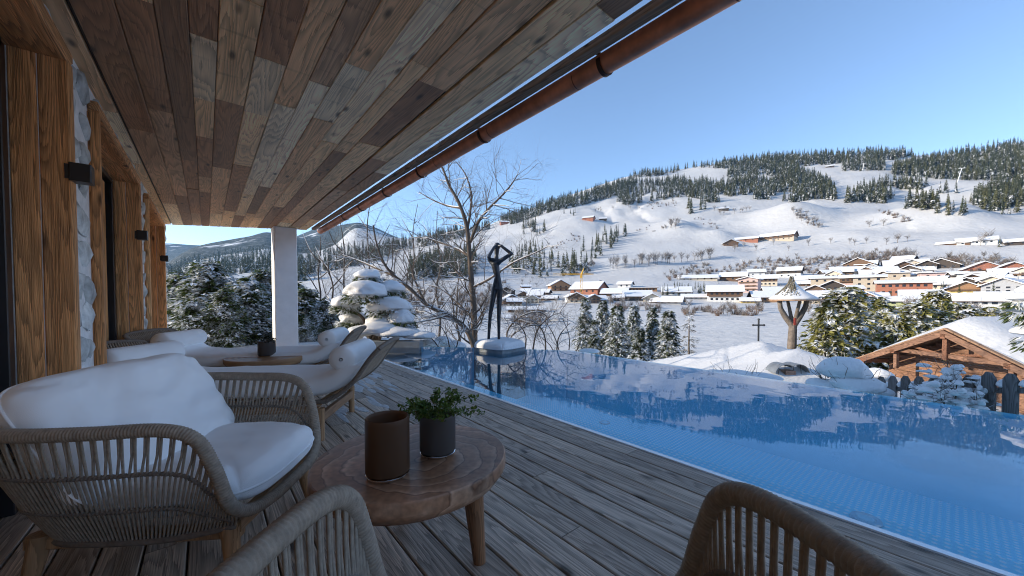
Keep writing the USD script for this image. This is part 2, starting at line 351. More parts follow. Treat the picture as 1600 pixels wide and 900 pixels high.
# soffit: rows of old boards of mixed width, each its own piece
sof = MB()
sof.mesh(prism([(WX - .12, Y0), (1.72, Y0), (1.72, end_y(1.72) - .02), (WX - .12, end_y(WX) - .02)], CEILZ + .024, CEILZ + .06))
soffit = obj('soffit', sof, BLACK, house, label='soffit of reclaimed brown boards over the terrace')
def cut_board(x0, x1, y0, y1, z0, z1, ends):
    """Board along y whose last end may follow the slanted end of the roof."""
    def ye(x): return end_y(x, -.03) if ends else y1
    c = .004; pts = []
    for x, z in ((x0 + c, z0), (x1 - c, z0), (x1, z0 + c), (x1, z1), (x0, z1), (x0, z0 + c)):
        pts.append((x, y0, z)); pts.append((x, ye(x), z))
    v = np.array(pts); f = []
    for i in range(6):
        a, b, c_, d = 2 * i, 2 * ((i + 1) % 6), 2 * ((i + 1) % 6) + 1, 2 * i + 1
        f += [[a, b, c_], [a, c_, d]]
    f += [[0, 2 * i + 2, 2 * i] for i in range(1, 5)] + [[1, 2 * i + 1, 2 * i + 3] for i in range(1, 5)]
    return (v, np.array(f))
def soffit_row(x0, x1):
    y = Y0 - rng.uniform(0, 1.5); g = .0016
    while True:
        ln = rng.choice([.9, 1.4, 1.9, 2.4, 3.1]) * rng.uniform(.9, 1.1); ln = 3.4 if y + ln > end_y(x0) - .9 else ln
        last = y + ln > end_y(x0) - .05
        if y + ln > .2:
            dz = rng.uniform(-.0035, .0035)
            obj('plank', cut_board(x0 + g, x1 - g, max(y, Y0) + .001, y + ln - .001, CEILZ + dz, CEILZ + .022, last), CEIL, soffit)
        y += ln
        if last: break
soffit_row(WX - .05, -.525)
x = -.508
while x < 1.365:
    w = rng.uniform(.105, .185)
    if 1.365 - x - w < .09: w = 1.365 - x
    soffit_row(x, x + w); x += w
soffit_row(1.385, 1.56); soffit_row(1.56, 1.725)
# slab of the roof and its snow, rising to the ridge over the house
def roof_slab(z0, z1, x1, inset=0.0):
    xs = np.array([x1, -6.0, -13.0]); zs = np.array([0, 2.9, 0]) * 1.0
    sec = [(x1, z0 - .0), (-6.0, z0 + 3.3), (-14.0, z0), (-14.0, z1), (-6.0, z1 + 3.3), (x1, z1)]
    v = []; n = len(sec)
    for xx, zz in sec: v += [(xx, Y0 - .1, zz), (xx, end_y(xx, -inset), zz)]
    f = []
    for i in range(n):
        a, b, c, d = 2 * i, 2 * ((i + 1) % n), 2 * ((i + 1) % n) + 1, 2 * i + 1
        f += [[a, b, c], [a, c, d]]
    for k in (0, 1):
        q = [[0, 1, 4], [0, 4, 5], [1, 2, 3], [1, 3, 4]]
        f += [[2 * t[0] + k, 2 * t[1] + k, 2 * t[2] + k] for t in q]
    return (np.array(v), np.array(f))
obj('roof', roof_slab(CEILZ + .07, CEILZ + .19, 1.70), EDGEW, house)
obj('roof_snow', roof_slab(CEILZ + .194, CEILZ + .55, 1.55, .12), SNOW, house)
obj('gable_wall', prism([(-13.5, -1.55), (WX - .5, -1.55), (WX - .5, HEND), (-13.5, end_y(-13.5) - .3)], -3.0, 2.66), PLASTER, house)
# eave edge board carried clear of the soffit, then the copper gutter with its brackets
yg1 = end_y(1.9)
obj('eave_board', MB().bar((1.845, (yg1 + Y0) / 2, 2.63), (.075, yg1 - Y0, .05), .006, 1), EDGEW, house)
obj('eave_board', MB().bar((1.885, (yg1 + Y0) / 2, 2.662), (.05, yg1 - Y0, .03), .004, 1), EDGEW, house)
GX, GZ, GR = 1.992, 2.605, .066
a = np.linspace(PI, 2 * PI, 15); gp = [(GX + GR * math.cos(t), GZ + GR * math.sin(t)) for t in a]
gp = [(GX - GR - .0, GZ + .03)] + gp + [(GX + GR + .012, GZ + .006), (GX + GR + .012, GZ + .014), (GX + GR - .004, GZ + .014)]
gi = [(x_ + (GX - x_) * .05, z_ + .003) for x_, z_ in gp[1:16]]
v = []; f = []
for yy in (Y0 - .1, yg1 + .02): v += [(x_, yy, z_) for x_, z_ in gp]
n = len(gp)
for i in range(n - 1): f += [[i, i + 1, n + i + 1], [i, n + i + 1, n + i]]
gut = obj('gutter', (np.array(v), np.array(f)), COPPER, house, smooth=40, label='half round aged copper gutter')
for p in ((945, 95), (757, 205), (659, 265), (605, 297), (566, 318), (540, 333)):
    yy = at_x(*p, GX)[1]
    mb = MB()
    rr = GR + .004
    t = np.linspace(PI * .98, 2 * PI + .05, 16)
    vv = []; ff = []
    for dy in (-.014, .014): vv += [(GX + rr * math.cos(q), yy + dy, GZ + rr * math.sin(q)) for q in t]
    for dy in (-.014, .014): vv += [(GX + (rr + .006) * math.cos(q), yy + dy, GZ + (rr + .006) * math.sin(q)) for q in t]
    m_ = len(t)
    for i in range(m_ - 1):
        for (A, B) in ((2, 3), (0, 2), (3, 1)):
            ff += [[A * m_ + i, A * m_ + i + 1, B * m_ + i + 1], [A * m_ + i, B * m_ + i + 1, B * m_ + i]]
    mb.add(vv, ff); mb.box((1.90, yy, GZ + .035), (.19, .028, .008))
    obj('gutter_bracket', mb, COPPERD, gut)
for k, yy in enumerate(np.linspace(.7, 8.6, 9)):
    d = GX - .02; obj('solder_seam', MB().add([(GX + (GR + .0015) * math.cos(q), yy + e, GZ + (GR + .0015) * math.sin(q)) for e in (-.003, .003) for q in np.linspace(PI, 2 * PI, 10)],
        [[i, i + 1, 11 + i] for i in range(9)] + [[i, 11 + i, 10 + i] for i in range(9)]), COPPERD, gut)
# white column at the far end
cb = at_z(442, 358, CEILZ)
CX, CYY = cb[0], cb[1] - .12
obj('column', MB().bar((CX, CYY, 1.29), (.42, .42, 2.60), .012, 2), PLASTER, house, label='square white plastered column at the end of the terrace')

# lamps on the piers
for (p, lab) in (((133, 273), 'black cube wall lamp on the nearest stone pier'), ((225, 368), 'black cube wall lamp on the second stone pier, half way along the wall'), ((259, 404), 'small black wall lamp at the far corner of the stone wall')):
    q = at_x(p[0], p[1], WX + .07)
    t = thing('wall_lamp', lab, 'lamp', (WX + .058, q[1], q[2]), group='black wall lamps')
    obj('lamp_body', MB().bar((0, 0, 0), (.085, .085, .10), .005, 2), BLACK, t)
    obj('wall_plate', MB().box((-.05, 0, 0), (.016, .07, .08)), BLACK, t)

# ------------------------------------------------------------------ deck
DX0, DX1 = WX - .37, 2.405
deck = obj('terrace_deck', prism([(DX0, -2.0), (DX1 - .02, -2.0), (DX1 - .02, end_y(DX1, .3)), (DX0, end_y(DX0, .3))], -.16, -.045), BLACK, kind='structure', label='weathered grey timber deck of the terrace', cat='deck')
row = 0; bw = .1445; nrow = int(round((DX1 - DX0) / bw)); bw = (DX1 - DX0) / nrow
for r_ in range(nrow):
    x0 = DX0 + r_ * bw + .004; x1 = x0 + bw - .008; y = -2.0 - rng.uniform(0, 3.4)
    ends = end_y(x0, .33)
    while y < ends - .05:
        ln = rng.uniform(2.6, 4.2); yb = min(y + ln, ends)
        if ends - yb < .6: yb = ends
        if yb > -1.6:
            y = max(y, -2.0); obj('deck_board', MB().bar(((x0 + x1) / 2, (y + yb) / 2, -.02 + rng.uniform(-.0015, .0015)), (x1 - x0, yb - y - .006, .04), .004, 1), DECK, deck)
        y = yb

# ------------------------------------------------------------------ pool
PX0, PX1 = 2.41, 5.98
WZ = -.035
PE = [(PX0, 9.2), (4.45, 7.35), (PX1, 5.35)]
BLUE_DOT = usdkit.material(stage, L('dimpled_pool_steel'), {
    't': ('geometry', {}), 'm': ('mapping', {'scale': (1 / .055, 1 / .055, 0.0), 'rotation': (0, 0, 0)}),
    'v': ('voronoi_texture', {'scale': 1.0, 'randomness': 0.0}), 'r': ('rgb_ramp', {'ramp': [(.20, (.92, .99, 1.0)), (.29, (.26, .84, .98)), (.5, (.22, .78, .97))]}),
    'p': ('principled_bsdf', {'roughness': .45, 'metallic': .1}), 'b': ('bump', {'distance': .004, 'invert': True})},
    [('t.position', 'm.vector'), ('m.vector', 'v.vector'), ('v.distance', 'r.fac'), ('r.color', 'p.base_color'), ('v.distance', 'b.height'), ('b.normal', 'p.normal')], surface='p.BSDF')
BLUE = plain('pool_wall_blue', (.28, .82, .97), .4, metal=.1)
WATER = usdkit.material(stage, L('pool_water'), {
    'g': ('geometry', {}), 'mp': ('mapping', {'scale': (1.0, 1.0, 1.0)}), 'n': ('noise_texture', {'scale': 2.6, 'detail': 2.0, 'roughness': .45}),
    'b': ('bump', {'distance': .012, 'strength': .15}), 'fr': ('layer_weight', {}), 'f': ('fresnel', {'IOR': 1.33}),
    'tr': ('transparent_bsdf', {'color': (.80, .93, .985)}), 'gl': ('glossy_bsdf', {'roughness': .0, 'color': (1, 1, 1)}), 'm': ('mix_closure', {})},
    [('g.position', 'mp.vector'), ('mp.vector', 'n.vector'), ('n.fac', 'b.height'), ('b.normal', 'f.normal'), ('b.normal', 'gl.normal'), ('f.fac', 'm.fac'), ('tr.BSDF', 'm.closure1'), ('gl.BSDF', 'm.closure2')], surface='m.closure')
pool = thing('pool', 'steel infinity pool with blue dimpled floor beside the deck', 'pool')
LEDGE = 3.80
poly = [(PX0, -4.0), (PX1 - .02, -4.0), (PX1 - .02, PE[2][1]), PE[1], PE[0]]
obj('pool_floor', prism(poly, -1.14, -1.05), BLUE_DOT, pool)
obj('bench_ledge', prism([(PX0, -4.0), (LEDGE, -4.0), (LEDGE, 7.6), (PX0, 8.9)], -.60, -.52), BLUE_DOT, pool)
obj('bench_front', MB().box((LEDGE - .01, 1.8, -.92), (.02, 11.6, .63)), BLUE, pool)
def edge_wall(p, q, z0, z1, th, mat, name, par, **k):
    p = np.array(p); q = np.array(q); d = q - p; Ln = np.linalg.norm(d)
    c = (p + q) / 2; return obj(name, MB().box((c[0], c[1], (z0 + z1) / 2), (Ln, th, z1 - z0), math.atan2(d[1], d[0])), mat, par, **k)
edge_wall((PX1 + .05, -4.0), (PX1 + .05, PE[2][1] + .05), -2.6, WZ - .004, .14, BLUE, 'overflow_wall', pool)
edge_wall(PE[2], PE[1], -2.6, WZ - .004, .10, BLUE, 'overflow_wall', pool)
edge_wall((PX0 + .0, -4.0), (PX0 + .0, 9.2), -2.2, WZ - .06, .03, BLUE, 'inner_wall', pool)
obj('steel_lip', MB().bar((2.438, 2.6, -.012), (.05, 13.2, .03), .006, 1), STEEL, pool)
edge_wall((3.86, 7.95), (PX0 + .05, 9.3), -2.4, .10, .30, CONCRETE, 'end_coping', pool)
edge_wall(PE[1], (3.86, 7.93), -2.6, WZ - .004, .10, BLUE, 'overflow_wall', pool)
for p in ((944.7, 661), (1353, 813)):
    q = at_z(*p, -.52)
    if q[0] > LEDGE: q = at_z(*p, -1.05); z = -1.045
    else: z = -.515
    nz = obj('pool_light', MB().lathe([(0, .004), (.055, .004), (.062, .012), (.085, .014), (.09, .0)], 28, (q[0], q[1], z)), STEEL, pool, smooth=40)
    obj('light_lens', MB().lathe([(0, .012), (.045, .010), (.05, .002)], 24, (q[0], q[1], z + .003)), plain('lens_' + str(int(p[0])), (.55, .8, .88), .2), nz, smooth=40)
wv = np.array([(PX0 + .03, -3.98, WZ), (PX1 + .12, -3.98, WZ), (PX1 + .12, PE[2][1] + .04, WZ), (PE[1][0] + .03, PE[1][1] + .06, WZ), (PX0 + .05, 9.1, WZ)])
obj('water', (wv, np.array([[0, 1, 2], [0, 2, 3], [0, 3, 4]])), WATER, kind='structure', label='still water of the pool with its mirror of the valley', cat='water')
# ------------------------------------------------------------------ terrain: one sheet, polar about the terrace
# per viewing column (px): distance -> picture height of the ground there; turned into real heights below
PROFILE = {
    264: [(100, 540), (300, 480), (1000, 445), (2400, 425), (3000, 412), (4500, 425), (7600, 381), (9500, 430)],
    309: [(100, 540), (300, 480), (1000, 440), (2400, 405), (3300, 387), (4500, 400), (7600, 384), (9500, 430)],
    350: [(100, 540), (300, 480), (1000, 435), (2400, 398), (3500, 378), (5000, 395), (7600, 389), (9500, 430)],
    390: [(100, 540), (300, 480), (1000, 430), (2400, 392), (3500, 370), (5000, 390), (9500, 430)],
    422: [(100, 540), (300, 480), (1000, 425), (2400, 388), (3600, 363), (5000, 385), (9500, 430)],
    470: [(100, 540), (300, 480), (800, 435), (2400, 395), (3600, 372), (5500, 368), (9500, 430)],
    520: [(100, 540), (300, 480), (600, 440), (1400, 405), (3000, 375), (5500, 351), (9500, 420)],
    560: [(100, 540), (300, 480), (560, 440), (1400, 392), (3000, 349), (5500, 352), (9500, 420)],
    620: [(100, 545), (300, 475), (560, 430), (900, 402), (1400, 380), (3000, 371), (5500, 372), (9500, 430)],
    700: [(100, 545), (250, 485), (400, 450), (600, 420), (900, 385), (1400, 364), (1700, 372), (3000, 385), (9500, 440)],
    760: [(100, 545), (250, 490), (400, 450), (600, 415), (900, 378), (1200, 360), (1450, 352), (1800, 366), (9500, 440)],
    800: [(100, 547), (250, 491), (400, 455), (600, 417), (750, 395), (950, 365), (1200, 347), (1500, 335), (1900, 352), (9500, 440)],
    900: [(100, 545), (230, 497), (330, 466), (480, 442), (600, 414), (750, 386), (950, 346), (1150, 322), (1500, 301), (1900, 320), (9500, 440)],
    1000: [(100, 545), (250, 492), (380, 456), (520, 430), (620, 410), (750, 382), (920, 348), (1100, 316), (1350, 290), (1600, 273), (2000, 295), (9500, 440)],
    1100: [(100, 545), (250, 494), (390, 460), (520, 434), (620, 410), (760, 380), (920, 345), (1060, 320), (1300, 292), (1500, 272), (1700, 257), (2100, 285), (9500, 440)],
    1200: [(100, 545), (250, 495), (400, 460), (570, 428), (670, 400), (780, 377), (920, 346), (1060, 321), (1300, 291), (1500, 268), (1750, 247), (2200, 275), (9500, 440)],
    1300: [(100, 545), (250, 495), (410, 458), (570, 427), (670, 398), (780, 374), (920, 346), (1060, 320), (1300, 287), (1500, 264), (1750, 243), (2200, 270), (9500, 440)],
    1400: [(100, 545), (250, 495), (420, 456), (570, 424), (670, 394), (780, 371), (940, 340), (1100, 314), (1300, 287), (1500, 262), (1750, 241), (2200, 265), (9500, 440)],
    1500: [(100, 545), (250, 493), (425, 453), (570, 420), (670, 393), (780, 368), (940, 338), (1100, 312), (1300, 285), (1550, 256), (1800, 240), (2200, 260), (9500, 440)],
    1600: [(100, 545), (250, 490), (430, 450), (570, 416), (670, 390), (780, 366), (940, 337), (1100, 308), (1350, 275), (1600, 246), (1820, 226), (2300, 250), (9500, 440)],
    1800: [(100, 545), (250, 490), (430, 448), (570, 412), (670, 385), (780, 360), (940, 330), (1100, 300), (1350, 262), (1600, 228), (1850, 206), (2400, 240), (9500, 440)],
}
RG = np.unique(np.concatenate([np.geomspace(2.0, 90, 46), np.geomspace(90, 800, 60), np.geomspace(800, 2400, 70), np.geomspace(2400, 9500, 40)]))
px_k = np.array(sorted(PROFILE)); al_k = np.arctan((px_k - 800) / FPX)
def col_z(px, rows):
    r = np.array([q[0] for q in rows], float); y = np.array([q[1] for q in rows], float)
    yy = PchipInterpolator(np.log(r), y)(np.log(np.clip(RG, r[0], r[-1])))
    Z = RG * math.cos(math.atan((px - 800) / FPX))
    hz = EYE[2] + np.tan(np.arctan((CY - yy) / FPX) - PITCH) * Z          # tilt of the camera undone
    return hz
ZK = np.array([col_z(p, PROFILE[p]) for p in px_k])
_zi = PchipInterpolator(al_k, ZK, axis=0)
VIEW = np.radians(61.0)
AL = np.unique(np.concatenate([np.arange(-VIEW, VIEW, math.radians(.11)), np.radians(np.arange(61, 299.1, 2.0))]))
def base_z(al):
    a = np.where(al > PI, al - 2 * PI, al)
    return _zi(np.clip(a, al_k[0], al_k[-1]))
TZ = base_z(AL)
AA, RR = np.meshgrid(AL, RG, indexing='ij')
DIRX = np.sin(YAW + AA); DIRY = np.cos(YAW + AA)
TX, TY = RR * DIRX, RR * DIRY
# the near ground: falls away from the pool to the valley floor
near = np.interp(np.log(RR), np.log([2, 7.5, 9, 14, 20, 40, 70, 100]), [-3.0, -2.2, -1.9, -4.4, -5.6, -8.5, -11.0, -12.6])
# bank with the fence, just beyond the overflow edge
bank = np.exp(-((TX - 7.2) / .95) ** 2) * (TY < 4.6); near = near + bank * (np.clip(-.95 - near, 0, 2))
plat = 1 / (1 + np.exp(np.clip(-(TY + .95 * TX - 12.3) / .25, -50, 50))) * 1 / (1 + np.exp(np.clip((RR - 19) / 1.6, -50, 50))) * 1 / (1 + np.exp(np.clip((np.where(AA > PI, AA - 2 * PI, AA) + .10) / .02, -50, 50)))
_a = np.abs(np.where(AA > PI, AA - 2 * PI, AA))
plat = np.maximum(plat, 1 / (1 + np.exp(np.clip((TY + 4.6) / .2, -50, 50))) / (1 + np.exp(np.clip((RR - 19) / 1.6, -50, 50))) * (_a > 1.25))  # unseen raised snow behind the viewer, added to bounce light onto the ceiling
near = near * (1 - plat) + plat * (-.15)
blend = np.clip((np.log(RR) - np.log(45)) / (np.log(110) - np.log(45)), 0, 1); blend = blend * blend * (3 - 2 * blend)
TZ = near * (1 - blend) + TZ * blend
# rolling relief
P = np.stack([TX, TY, np.zeros_like(TX)], -1)
amp = np.clip((RR - 350) / 900, 0, 1) * 17 * np.clip((2600 - RR) / 800, .25, 1)
TZ += amp * fbm(P / 210.0, 4, 3) * 1.5 + np.clip((RR - 2300) / 1500, 0, 1) * 60 * fbm(P / 700.0, 5, 9)
TZ += np.clip((RR - 8) / 60, 0, 1) * .5 * fbm(P / 14.0, 3, 5) + np.clip((RR - 8) / 20, 0, 1) * np.clip((60 - RR) / 40, 0, 1) * .35 * fbm(P / 2.2, 3, 6)
TZ += np.clip((RR - 450) / 300, 0, 1) * np.clip((1900 - RR) / 300, 0, 1) * -9 * np.clip(.12 - np.abs(fbm(P / 150.0, 3, 21)), 0, .12) / .12 * np.clip(fbm(P / 420.0, 2, 4) * 4 + .3, 0, 1)
TZ += np.clip((RR - 520) / 200, 0, 1) * np.clip((1700 - RR) / 300, 0, 1) * 7.5 * fbm(P / 75.0, 3, 31)
# knolls of the meadow
for (kx, ky, kr, sx, sr, hgt) in ((1058, 352, 850, 34, 50, 17), (1120, 360, 800, 28, 30, 9), (1240, 340, 930, 60, 70, 26), (1410, 346, 900, 85, 60, 15), (985, 405, 600, 60, 30, 7), (1330, 372, 790, 60, 30, 6), (1500, 345, 900, 60, 50, 12), (900, 352, 930, 40, 50, 9)):
    ka = math.atan((kx - 800) / FPX); wa = sx / FPX * math.cos(ka) ** 2
    TZ += 1.45 * hgt * np.exp(-((AA - ka) / wa) ** 2 - ((RR - kr) / sr) ** 2)
_al_s = AL.copy()
ground = RegularGridInterpolator((AL, np.log(RG)), TZ, bounds_error=False, fill_value=None)
def gz(x, y):
    x = np.asarray(x, float); y = np.asarray(y, float)
    a = np.arctan2(x, y) - YAW; a = np.where(a < AL[0], a + 2 * PI, a); a = np.where(a > AL[-1], AL[-1], a)
    return ground(np.stack([a, np.log(np.clip(np.hypot(x, y), RG[0], RG[-1]))], -1)).reshape(x.shape)
def on_ground(px, py, rmin=25, rmax=9000):
    """First place where the sight line through a pixel meets the terrain."""
    d = ray(px, py); h = math.hypot(d[0], d[1]); t = np.geomspace(rmin, rmax, 900)
    pts = EYE[None] + d[None] * (t / h)[:, None]
    below = gz(pts[:, 0], pts[:, 1]) > pts[:, 2]
    k = int(np.argmax(below)) if below.any() else len(t) - 1
    p = pts[k].copy(); p[2] = float(gz(p[0], p[1])); return p
def on_ground_many(pix, rmin=25, rmax=9000, steps=600):
    out = []
    for a in range(0, len(pix), 400):
        q = np.array(pix[a:a + 400], float); d = CF + CR * ((q[:, :1] - 800) / FPX) + CU * ((CY - q[:, 1:]) / FPX); h = np.hypot(d[:, 0], d[:, 1]); t = np.geomspace(rmin, rmax, steps)
        pts = EYE + d[:, None] * (t[None] / h[:, None])[..., None]; below = gz(pts[..., 0], pts[..., 1]) > pts[..., 2]
        k = np.where(below.any(1), below.argmax(1), steps - 1); p = pts[np.arange(len(q)), k]; p[:, 2] = gz(p[:, 0], p[:, 1]); out += list(p)
    return out
def terrain_mesh(i0, i1):
    R_ = slice(i0, i1)
    v = np.stack([TX[:, R_], TY[:, R_], TZ[:, R_]], -1); nA, nR = v.shape[:2]
    i = np.arange(nA)[:, None]; j = np.arange(nR - 1)[None]; i2 = (i + 1) % nA
    f = np.stack([i * nR + j, i * nR + j + 1, i2 * nR + j + 1, i2 * nR + j], -1).reshape(-1, 4)
    return v.reshape(-1, 3), f[:, ::-1]
FIELD = usdkit.material(stage, L('snow_field_look'), {
    'g': ('geometry', {}), 'n': ('noise_texture', {'scale': .02, 'detail': 8.0, 'roughness': .62}), 'n2': ('noise_texture', {'scale': .35, 'detail': 4.0, 'roughness': .7}),
    'r': ('rgb_ramp', {'ramp': [(.30, (.50, .50, .50)), (.6, (.575, .575, .57))]}), 'tw': ('rgb_ramp', {'ramp': [(.30, (.30, .26, .20)), (.35, (1, 1, 1))]}),
    'mx': ('mix_color', {'blend_type': 'multiply', 'fac': .8}), 'p': ('principled_bsdf', {'roughness': .6, 'specular_ior_level': .2}),
    'nb': ('noise_texture', {'scale': .12, 'detail': 7.0, 'roughness': .6}), 'b': ('bump', {'distance': 2.2, 'strength': .55})},
    [('g.position', 'n.vector'), ('g.position', 'n2.vector'), ('g.position', 'nb.vector'), ('n.fac', 'r.fac'), ('n2.fac', 'tw.fac'), ('r.color', 'mx.a'), ('tw.color', 'mx.b'), ('mx.result', 'p.base_color'), ('nb.fac', 'b.height'), ('b.normal', 'p.normal')], surface='p.BSDF')
FAR = usdkit.material(stage, L('far_forest_mountain'), {
    'g': ('geometry', {}), 'm': ('mapping', {'scale': (1, 1, 1.6)}), 'n': ('noise_texture', {'scale': .0016, 'detail': 7.0, 'roughness': .6}), 'n2': ('noise_texture', {'scale': .03, 'detail': 5.0, 'roughness': .75}),
    'sep': ('separate_xyz', {}), 'hm': ('map_range', {'from_min': 850, 'from_max': 1250, 'to_min': 0, 'to_max': .5, 'clamp': True}), 'ad': ('math', {'math_type': 'add'}),
    'fr': ('rgb_ramp', {'ramp': [(.3, (.018, .028, .03)), (.5, (.045, .058, .055)), (.72, (.26, .28, .30))]}),
    'mk': ('rgb_ramp', {'ramp': [(.60, (0, 0, 0)), (.64, (1, 1, 1))]}), 'mx': ('mix_color', {'b': (.82, .84, .87)}), 'p': ('principled_bsdf', {'roughness': .85, 'specular_ior_level': .1}),
    'b': ('bump', {'distance': 14.0, 'strength': .9})},
    [('g.position', 'm.vector'), ('m.vector', 'n.vector'), ('m.vector', 'n2.vector'), ('g.position', 'sep.vector'), ('sep.z', 'hm.value'), ('n.fac', 'ad.value1'), ('hm.result', 'ad.value2'), ('ad.value', 'mk.fac'),
     ('n2.fac', 'fr.fac'), ('fr.color', 'mx.a'), ('mk.color', 'mx.fac'), ('mx.result', 'p.base_color'), ('n2.fac', 'b.height'), ('b.normal', 'p.normal')], surface='p.BSDF')
iF = int(np.searchsorted(RG, 2350.0))
obj('snowy_hillside', terrain_mesh(0, iF + 1), FIELD, smooth=True, kind='structure', label='snow covered valley and meadows below the wooded ridge', cat='hill')
obj('far_mountains', terrain_mesh(iF, len(RG)), FAR, smooth=True, kind='structure', label='distant forested mountains closing the valley', cat='mountain')
# ------------------------------------------------------------------ furniture of the terrace
def cushion(w, d, h, nx=28, ny=28, puff=.42, seed=0, wr=.006, corner=3.2, crown=0.0):
    """A stuffed cushion lying flat, centred at the origin: rounded outline, seamed edge, soft creases."""
    u = np.linspace(-1, 1, nx); g, k = np.meshgrid(u, np.linspace(-1, 1, ny), indexing='ij')
    g = np.sin(g * PI / 2); k = np.sin(k * PI / 2)
    q = np.maximum(np.abs(g), np.abs(k)); m = (np.abs(g) ** corner + np.abs(k) ** corner) ** (1 / corner)
    s = np.where(m > 1e-6, q / np.maximum(m, 1e-6), 1)
    s = s * .5 + .5 * np.where(q > 0, s, 1)
    x = g * s * w / 2; y = k * s * d / 2
    t = np.clip((1 - np.abs(g) ** 5) * (1 - np.abs(k) ** 5), 0, 1) ** puff
    P_ = np.stack([x, y, np.zeros_like(x)], -1)
    n1 = fbm(P_ * 7 + seed * 9.1, 4, seed) * wr * 5 + np.abs(fbm(P_ * np.array([3, 9, 1]) + seed, 3, seed + 4)) * -wr * 4
    edge = (1 - t) ** 2
    zt = h / 2 * t + n1 * t + crown * t; zb = -h / 2 * t + fbm(P_ * 6 + 40, 3, seed + 2) * wr * 3 * t
    v = np.vstack([np.stack([x, y, zt], -1).reshape(-1, 3), np.stack([x, y, zb], -1).reshape(-1, 3)])
    i = np.arange(nx - 1)[:, None]; j = np.arange(ny - 1)[None]
    f = np.stack([i * ny + j, (i + 1) * ny + j, (i + 1) * ny + j + 1, i * ny + j + 1], -1).reshape(-1, 4)
    return v, np.vstack([f, f[:, ::-1] + nx * ny])
def piping(v, nx, ny, name, par):
    g = v[:nx * ny].reshape(nx, ny, 3); e = np.vstack([g[:-1, 0], g[-1, :-1], g[:0:-1, -1], g[0, :0:-1]])
    obj(name, MB().tube(e, .0055, 6, closed=True), FABRIC, par, smooth=True)
def bolster(R, Lg, seed=0):
    """Round roll along x with gathered ends."""
    n = 30; xs = np.concatenate([[-1, -.995, -.98, -.95, -.9], np.linspace(-.8, .8, 13), [.9, .95, .98, .995, 1]]) * Lg / 2
    e = np.abs(xs) / (Lg / 2); r = R * np.clip(1 - np.clip((e - .88) / .12, 0, 1) ** 2.6, .02, 1) ** .5
    a = np.arange(n) * 2 * PI / n
    v = np.stack([np.repeat(xs[:, None], n, 1), r[:, None] * np.cos(a), r[:, None] * np.sin(a) * .96], -1)
    v[..., 1:] *= (1 + .05 * fbm(np.stack([v[..., 0] * 5, np.cos(a)[None] * 1.2 + 0 * v[..., 0], np.sin(a)[None] * 1.2 + 0 * v[..., 0]], -1) + seed, 3, seed))[..., None]
    m = len(xs); i = np.arange(m - 1)[:, None]; j = np.arange(n)[None]
    f = np.stack([i * n + j, (i + 1) * n + j, (i + 1) * n + (j + 1) % n, i * n + (j + 1) % n], -1).reshape(-1, 4)
    V = np.vstack([v.reshape(-1, 3), [[xs[0] - .001, 0, 0], [xs[-1] + .001, 0, 0]]]); q = np.arange(n); F = f[:, ::-1]
    F = np.vstack([F[:, [0, 1, 2]], F[:, [0, 2, 3]], np.stack([np.full(n, m * n), q, (q + 1) % n], 1), np.stack([np.full(n, m * n + 1), (m - 1) * n + (q + 1) % n, (m - 1) * n + q], 1)])
    return V, F
def coil(path, R, pitch, closed=False, n=10, amp=.10):
    """A tube wound with cord: its radius swells at every turn."""
    p = np.asarray(path); q = np.vstack([p, p[:1]]) if closed else p
    ln = np.linalg.norm(np.diff(q, axis=0), axis=1).sum(); k = int(ln / pitch) * 4
    pp = resample(path, k, closed); r = R * (1 + amp * np.cos(np.arange(len(pp)) * PI / 2))
    return pp, r

